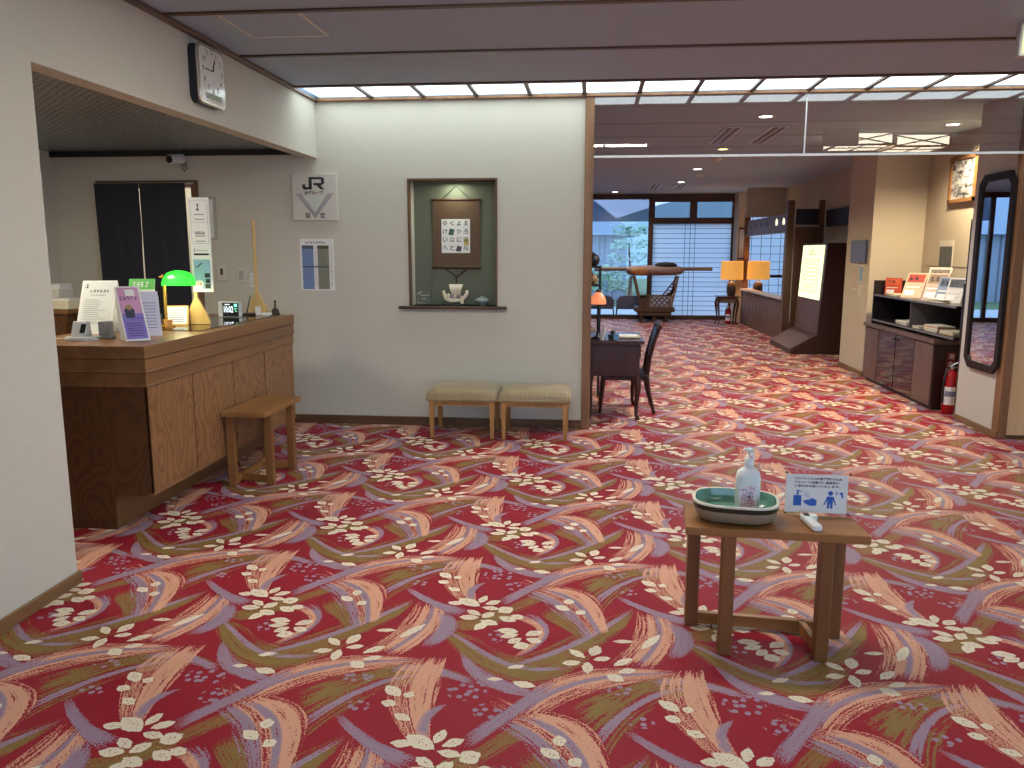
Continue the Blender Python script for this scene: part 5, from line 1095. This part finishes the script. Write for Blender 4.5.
# timber partition with carved panel, opening and slatted base
PT = wood('partition_timber', lin(84, 58, 40), lin(118, 84, 58), axis='Z'); PTD = wood('partition_slat', lin(100, 76, 60), lin(132, 102, 82), axis='Z')
pa = Vector((3.40, 18.6, 0)); pb = Vector((3.44, 14.85, 0)); pd = (pb - pa); PL = pd.length; pd.normalize(); pn = Vector((-pd.y, pd.x, 0))
pt = thing('timber_partition', 'timber partition with carved top panel and slatted base', 'partition', pa[:]); pt.rotation_euler = (0, 0, math.atan2(pd.y, pd.x))
for x, hh, w in ((0, 2.44, .10), (PL, 2.48, .14)): MB().box(x - w / 2, x + w / 2, -.06, .06, 0, hh, .005).build('post', PT, pt, True)
MB().box(.05, PL - .07, -.02, .02, 1.97, 2.26).build('carved_panel', PTD, pt, True)
for k, (sx, hz) in enumerate(((.5, .05), (1.0, .07), (1.55, .05), (2.05, .07), (2.85, .09), (3.4, .08))):
    m_ = emit('carving_glow', (1, .9, .6, 1), 1.2) if k > 3 else BLACK
    MB().prism([(sx - .07, 2.08), (sx + .07, 2.08), (sx + .09, 2.10 + hz * .4), (sx + .04, 2.10 + hz), (sx - .03, 2.12 + hz), (sx - .09, 2.10 + hz * .4)], 'y', -.024, .024).build('carved_cutout', m_, pt, True)
MB().box(0, PL, -.05, .05, 1.93, 1.97).build('lintel', PT, pt, True); MB().box(.02, PL - .02, -.10, .10, .745, .785, .004).build('ledge', plain('ledge_pale', lin(196, 184, 170), .4), pt, True)
MB().box(.05, PL - .05, .0, .03, 0, .745).build('base_board', PT, pt, True); MB().box(0, PL, -.05, .05, 0, .05).build('sill', PT, pt, True)
n_sl = 26
for k in range(n_sl): x = .10 + (PL - .2) * k / (n_sl - 1); (lambda o_: None)(MB().box(x - .045, x + .045, -.045, .0, .05, .745, .003).build('slat', PTD, pt, True))
gp = thing('timber_gate_frame', 'dark navy panel between two posts above the lit display stand', 'frame', (3.78, 14.75, 0))
MB().box(3.90, 3.99, 14.70, 14.80, 0, 2.48).build('post', PT, gp); MB().box(3.52, 3.90, 14.73, 14.77, 2.06, 2.33).build('panel', plain('navy_panel', lin(34, 36, 54), .5), gp); MB().box(3.52, 3.90, 14.70, 14.80, 2.02, 2.06).build('rail', plain('rail_pale', lin(150, 140, 130), .5), gp); MB().box(3.52, 3.90, 14.76, 14.79, 0, 2.02).build('back_board', PT, gp)
# lit display stand with sloping foot
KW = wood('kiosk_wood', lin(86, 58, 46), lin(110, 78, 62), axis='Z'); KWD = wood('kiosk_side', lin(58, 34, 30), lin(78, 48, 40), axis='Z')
ks = thing('lit_display_stand', 'brown display stand with glowing sign panel and sloping foot', 'display', (3.6, 13.75, 0))
prof = [(3.13, 0), (4.02, 0), (4.02, 1.73), (3.60, 1.73), (3.53, .31), (3.44, .26), (3.13, .075)]
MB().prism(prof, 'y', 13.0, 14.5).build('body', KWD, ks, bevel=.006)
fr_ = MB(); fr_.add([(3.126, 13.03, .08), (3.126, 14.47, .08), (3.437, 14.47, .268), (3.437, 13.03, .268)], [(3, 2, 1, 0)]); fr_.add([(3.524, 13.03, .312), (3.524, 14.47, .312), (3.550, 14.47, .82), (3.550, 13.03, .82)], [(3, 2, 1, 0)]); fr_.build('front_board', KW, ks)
sg2 = emit('sign_glow', (.93, 1.0, .58, 1), .95)
lp = MB(); lp.add([(3.549, 13.10, .84), (3.549, 14.42, .84), (3.592, 14.42, 1.70), (3.592, 13.10, 1.70)], [(3, 2, 1, 0)]); lpo = lp.build('glowing_panel', sg2, ks)
s = Sheet((3.547, 14.42, .84), (0, -1, 0), (.05, 0, 1), .002); FNG = plain('sign_print', lin(176, 186, 120), .7)
s.marks(3, .42, .70, .11, 0, .45)
for i in range(9): s.marks(14, .15, .60 - i * .062, .035, 0, 1.0, i)
s.build('print', [FNG], lpo)['kind'] = 'stuff'
# notices on the pillar
pb_ = thing('blue_notice_panel', 'blue-grey notice panel on the pillar side', 'notice', (XR, 11.17, 1.46)); MB().box(XR - .025, XR, 10.86, 11.48, 1.455, 1.745, .003).build('panel', plain('panel_blue', lin(112, 118, 142), .5, var=.06), pb_); MB().box(XR - .03, XR - .02, 10.85, 10.87, 1.45, 1.75).build('edge_strip', BLACK, pb_)
for n_, lb_, y0, y1, z0, z1, c_ in (('pillar_poster', 'pinkish paper sheet below the blue notice panel', 11.18, 11.42, 1.10, 1.44, lin(196, 176, 158)), ('pillar_photo_frame', 'small framed blue picture below the blue notice panel', 10.98, 11.12, 1.20, 1.42, lin(140, 170, 196)), ('pillar_note', 'small white note lowest on the pillar side', 10.98, 11.12, 1.02, 1.17, lin(206, 196, 180))):
    q_ = thing(n_, lb_, 'notice', (XR, (y0 + y1) / 2, z0)); MB().box(XR - .006, XR, y0, y1, z0, z1).build('backing', OFFW, q_); MB().box(XR - .008, XR - .006, y0 + .015, y1 - .015, z0 + .015, z1 - .015).build('print', plain(n_, c_, .6, var=.15, scale=40), q_)
# ------------------------------------------------------------------ brochure cabinet in the alcove
CBW = wood('cabinet_brown', lin(88, 70, 64), lin(112, 90, 82), rough=.35, axis='Z'); CBD = wood('cabinet_dark', lin(44, 26, 24), lin(60, 38, 34), rough=.35, axis='Y')
cbn = thing('brochure_cabinet', 'low brown cabinet with dark glass doors in the shelf alcove', 'cabinet', (3.79, 9.5, 0))
MB().box(3.46, 4.12, 8.46, 10.52, .03, .68).build('body', CBD, cbn); MB().box(3.42, 4.12, 8.42, 10.56, .68, .725, .008, 2).build('top', CBW, cbn); MB().box(3.48, 4.12, 8.48, 10.5, 0, .03).build('plinth', BLACK, cbn)
for a, b in ((8.47, 8.94), (10.06, 10.51)): MB().box(3.44, 3.46, a, b, .045, .67, .003).build('door', CBW, cbn)
DGS = plain('dark_glass', lin(16, 14, 16), .06, spec=.8, coat=0)
for a, b in ((8.96, 9.49), (9.51, 10.04)):
    d_ = MB().box(3.445, 3.46, a, b, .045, .67).build('glass_door', DGS, cbn); MB().box(3.435, 3.445, (9.43 if a < 9.2 else 9.52), (9.48 if a < 9.2 else 9.57), .60, .625).build('handle', BLACK, d_)
sh_ = thing('brochure_shelf', 'black open shelf with two bays standing on the brochure cabinet', 'shelf', (3.79, 9.3, .726))
KB = wood('shelf_black', lin(26, 20, 22), lin(40, 32, 32), rough=.3, axis='Y')
MB().box(3.47, 4.12, 10.40, 10.43, .726, 1.25, .003).build('side_board', KB, sh_); MB().box(3.53, 4.12, 8.10, 8.13, .726, 1.30, .003).build('side_board', KB, sh_); MB().box(3.50, 4.12, 9.28, 9.30, .78, 1.06).build('divider', plain('divider_grey', lin(84, 80, 78), .4), sh_)
for z in (.755, 1.06):
    b_ = MB().box(3.49, 4.12, 8.13, 10.40, z, z + .022, .002).build('shelf_board', KB, sh_); MB().box(3.475, 3.49, 8.13, 10.40, z, z + .0215).build('edge_strip', plain('edge_grey', lin(120, 118, 118), .35, metal=.3), b_)
MB().box(4.10, 4.12, 8.13, 10.40, .726, 1.10).build('back_board', BLACK, sh_)
MB().box(3.515, 3.545, 8.03, 8.06, 0, 1.9).build('end_stile', BLACK, sh_)
ZB = 1.0825
RB = random.Random(11)
def brochure(k, y, x, h, w, lean, c1, c2, label):
    h *= 1.12; w *= 1.1
    t = thing('brochure', label, 'brochure', (x + .03, y, ZB), group='brochures on the black shelf'); t.rotation_euler = (0, 0, math.radians(RB.uniform(24, 46)))
    cb_ = math.cos(lean); sb_ = math.sin(lean)
    m = MB(); A = [(0, -w / 2, 0), (0, w / 2, 0), (h * sb_, w / 2, h * cb_), (h * sb_, -w / 2, h * cb_)]; m.add(A + [(a + .012, b, c) for a, b, c in A], [(3, 2, 1, 0), (4, 5, 6, 7), (0, 1, 5, 4), (1, 2, 6, 5), (2, 3, 7, 6), (3, 0, 4, 7)]); m.build('cover', plain(f'brochure_{k}', c1, .45, var=.25, scale=30), t, True)
    s_ = Sheet((0, w / 2, 0), (0, -1, 0), (sb_, 0, cb_), .0015); s_.rect(w * .08, h * .62, w * .92, h * .94, 0).rect(w * .1, h * .1, w * .6, h * .3, 1).rect(w * .1, h * .4, w * .8, h * .45, 1); s_.lv = 2; s_.marks(2, w * .15, h * .70, h * .16, 2, w * .5, k); s_.build('print', [plain(f'bro_a{k}', c2, .5, var=.2, scale=50), WPAP, INK], t, True)
    m = MB(); m.add([(.012, -w * .3, 0), (h * sb_ * .8 + .012, -w * .3, h * cb_ * .8), (h * .5, -w * .3, 0), (.012, w * .3, 0), (h * sb_ * .8 + .012, w * .3, h * cb_ * .8), (h * .5, w * .3, 0)], [(0, 1, 2), (5, 4, 3), (2, 1, 4, 5), (0, 2, 5, 3)]); m.build('easel', CLEAR, t, True)
BR_ = [(10.24, 3.60, .18, .20, .06, lin(206, 84, 56), lin(216, 104, 70), 'orange-red box leaflet at the far end of the black shelf'), (9.62, 3.58, .27, .22, .42, lin(206, 176, 150), lin(170, 72, 60), 'red and cream brochure leaning at the shelf middle'),
       (9.36, 3.74, .32, .22, .30, lin(214, 206, 190), lin(120, 110, 96), 'tall pale brochure behind the red and cream one'), (9.10, 3.60, .28, .22, .40, lin(196, 176, 156), lin(146, 120, 96), 'tan picture brochure left of the blue one'),
       (8.88, 3.62, .24, .16, .36, lin(132, 148, 168), lin(80, 92, 112), 'blue-grey brochure near the middle of the shelf'), (8.64, 3.62, .24, .16, .36, lin(206, 200, 190), lin(60, 60, 64), 'white brochure with black picture beside the blue one'),
       (8.40, 3.80, .30, .22, .25, lin(208, 190, 182), lin(222, 204, 196), 'large pinkish brochure near the mirror wall'), (8.22, 3.60, .30, .07, .10, lin(120, 150, 84), lin(206, 200, 140), 'narrow green leaflet against the mirror wall')]
for k, b_ in enumerate(BR_): brochure(k, *b_)
def stack(n_, label, x, y, z, dx, dy, n, cols, seed):
    t = thing('leaflet_stack', label, 'leaflets', (x, y, z), group='leaflet stacks on the black shelf'); r_ = random.Random(seed)
    for i in range(n): MB().obox((0, 0, .006 + i * .0125), (dx, dy, .0115), rz=r_.uniform(-.06, .06)).build('leaflet', plain(f'{n_}_{i}', cols[i % len(cols)], .6, var=.08), t, True)
CRM = [lin(222, 210, 186), lin(206, 190, 160), lin(230, 224, 208)]
stack('ls_a', 'flat cream leaflet pile in front of the orange box', 3.60, 9.95, ZB, .18, .30, 2, CRM, 1)
stack('ls_b', 'thick cream leaflet pile at the near end of the top shelf', 3.55, 8.72, ZB + .0005, .05, .42, 3, CRM, 2)
stack('ls_c', 'small white leaflet pile in the far lower bay', 3.62, 9.62, .778, .18, .34, 3, CRM, 3)
stack('ls_d', 'low leaflet pile at the divider of the lower shelf', 3.60, 9.14, .778, .18, .20, 2, CRM, 4)
stack('ls_e', 'cream and orange leaflet pile in the near lower bay', 3.62, 8.80, .778, .18, .32, 5, CRM + [lin(206, 140, 96)], 5)
stack('ls_f', 'tan leaflet pile at the near end of the lower shelf', 3.62, 8.42, .778, .18, .30, 3, [lin(196, 160, 110)] + CRM, 6)
pt2 = thing('small_plant_pot', 'small dark pot ornament behind the orange leaflet', 'ornament', (3.95, 9.95, ZB)); MB().lathe([(.05, 0), (.07, .06), (.06, .11)], (0, 0, 0), 16).build('pot', plain('pot_olive', lin(64, 62, 46), .6), pt2, True); MB().ball((0, 0, .15), (.06, .06, .05)).build('moss', plain('moss', lin(50, 56, 36), .9, var=.4, scale=60), pt2, True)
ex = thing('fire_extinguisher', 'red fire extinguisher standing beside the brochure cabinet', 'extinguisher', (3.575, 8.31, 0)); extinguisher(ex, .072, .53)
exs = thing('extinguisher_sign', 'dark red extinguisher sign plate on the cabinet end', 'sign', (3.66, 8.46, .40)); MB().box(3.575, 3.66, 8.452, 8.458, .36, .60).build('plate', plain('sign_maroon', lin(120, 30, 36), .5), exs)
s = Sheet((3.575, 8.452, .36), (1, 0, 0), (0, 0, 1), .001)
for i, c_ in enumerate('消火器'): s.text(c_, .015, .168 - i * .072, .055, 0, w=.055)
s.build('lettering', [WPAP], exs)
# posters in the alcove
fp = thing('framed_picture', 'timber framed winter village picture high in the alcove', 'picture', (4.14, 9.74, 2.15))
PF = wood('picture_frame', lin(110, 76, 44), lin(150, 108, 66), axis='Y')
MB().box(4.10, 4.14, 9.40, 10.06, 2.62, 2.67).box(4.10, 4.14, 9.40, 10.06, 2.15, 2.19).box(4.10, 4.14, 10.02, 10.06, 2.15, 2.67).box(4.10, 4.14, 9.40, 9.44, 2.15, 2.67).build('frame', PF, fp)
def picture_mat():
    m, nt, bs = new_mat('winter_picture'); v = coords(nt, 'Object', (1, 3, 7)); n = noise(nt, v, 2.2, 5, .65); r_ = nt.nodes.new('ShaderNodeValToRGB'); nt.links.new(n, r_.inputs[0])
    e = r_.color_ramp.elements; e[0].position = .38; e[0].color = lin(50, 50, 52); e[1].position = .62; e[1].color = lin(206, 208, 212); nt.links.new(r_.outputs[0], bs.inputs['Base Color']); bs.inputs['Roughness'].default_value = .2; return m
MB().box(4.118, 4.124, 9.43, 10.03, 2.18, 2.63).build('picture', picture_mat(), fp)
wp = thing('photo_poster', 'narrow wall poster with three photographs above the brochures', 'poster', (4.14, 10.06, 1.25)); MB().box(4.134, 4.14, 9.87, 10.25, 1.20, 1.73).build('sheet', OFFW, wp)
for z0, z1, c_ in ((1.42, 1.66, lin(84, 88, 92)), (1.32, 1.39, lin(150, 110, 60)), (1.22, 1.29, lin(120, 96, 66))): MB().box(4.132, 4.134, 9.89, 10.23, z0, z1).build('photograph', plain('poster_photo', c_, .5, var=.5, scale=14), wp)
one(MB().box(4.136, 4.14, 8.3, 10.6, 1.425, 1.432), 'picture_rail_wire', plain('wire_grey', lin(140, 128, 110), .5), 'thin horizontal wire across the alcove wall', 'wire')
# tall mirror
mr = thing('wall_mirror', 'tall octagonal-cornered mirror in a dark frame on the right wall', 'mirror', (XR, 7.62, .55))
def octo(y0, y1, z0, z1, c): return [(y0 + c, z0), (y1 - c, z0), (y1, z0 + c), (y1, z1 - c), (y1 - c, z1), (y0 + c, z1), (y0, z1 - c), (y0, z0 + c)]
MY0, MY1, MZ0, MZ1 = 7.25, 7.88, .545, 2.275
fo, fi = octo(MY0, MY1, MZ0, MZ1, .085), octo(MY0 + .06, MY1 - .06, MZ0 + .065, MZ1 - .065, .05)
m = MB(); n8 = 8
m.add([(XR - .005, *p) for p in fo] + [(XR - .032, *p) for p in fo] + [(XR - .032, *p) for p in fi] + [(XR - .015, *p) for p in fi],
      [q for k in range(n8) for q in ((k, (k + 1) % 8, 8 + (k + 1) % 8, 8 + k), (8 + k, 8 + (k + 1) % 8, 16 + (k + 1) % 8, 16 + k), (16 + k, 16 + (k + 1) % 8, 24 + (k + 1) % 8, 24 + k))])
m.build('frame', wood('mirror_frame', lin(30, 23, 21), lin(44, 35, 31), rough=.5, spec=.25), mr)
mm = plain('mirror_silver', (.86, .87, .88, 1), .01, metal=1.0, var=.01)
g_ = MB(); g_.add([(XR - .017, *p) for p in fi], [list(range(8))[::-1]]); g_.build('mirror_glass', mm, mr)
# hanging exit sign at the top right
es = thing('ceiling_sign', 'hanging pale green lit sign box at the top right of the ceiling', 'sign', (2.6, 5.2, 2.71))
MB().box(2.435, 2.80, 5.18, 5.23, 2.715, 2.90, .006).build('housing', ALU, es)
MB().box(2.452, 2.785, 5.176, 5.181, 2.735, 2.885).build('panel', emit('exit_pale', (.80, .90, .45, 1), .9), es)
MB().box(2.60, 2.612, 5.2, 5.212, 2.90, ZC).build('hanger', ALU, es)
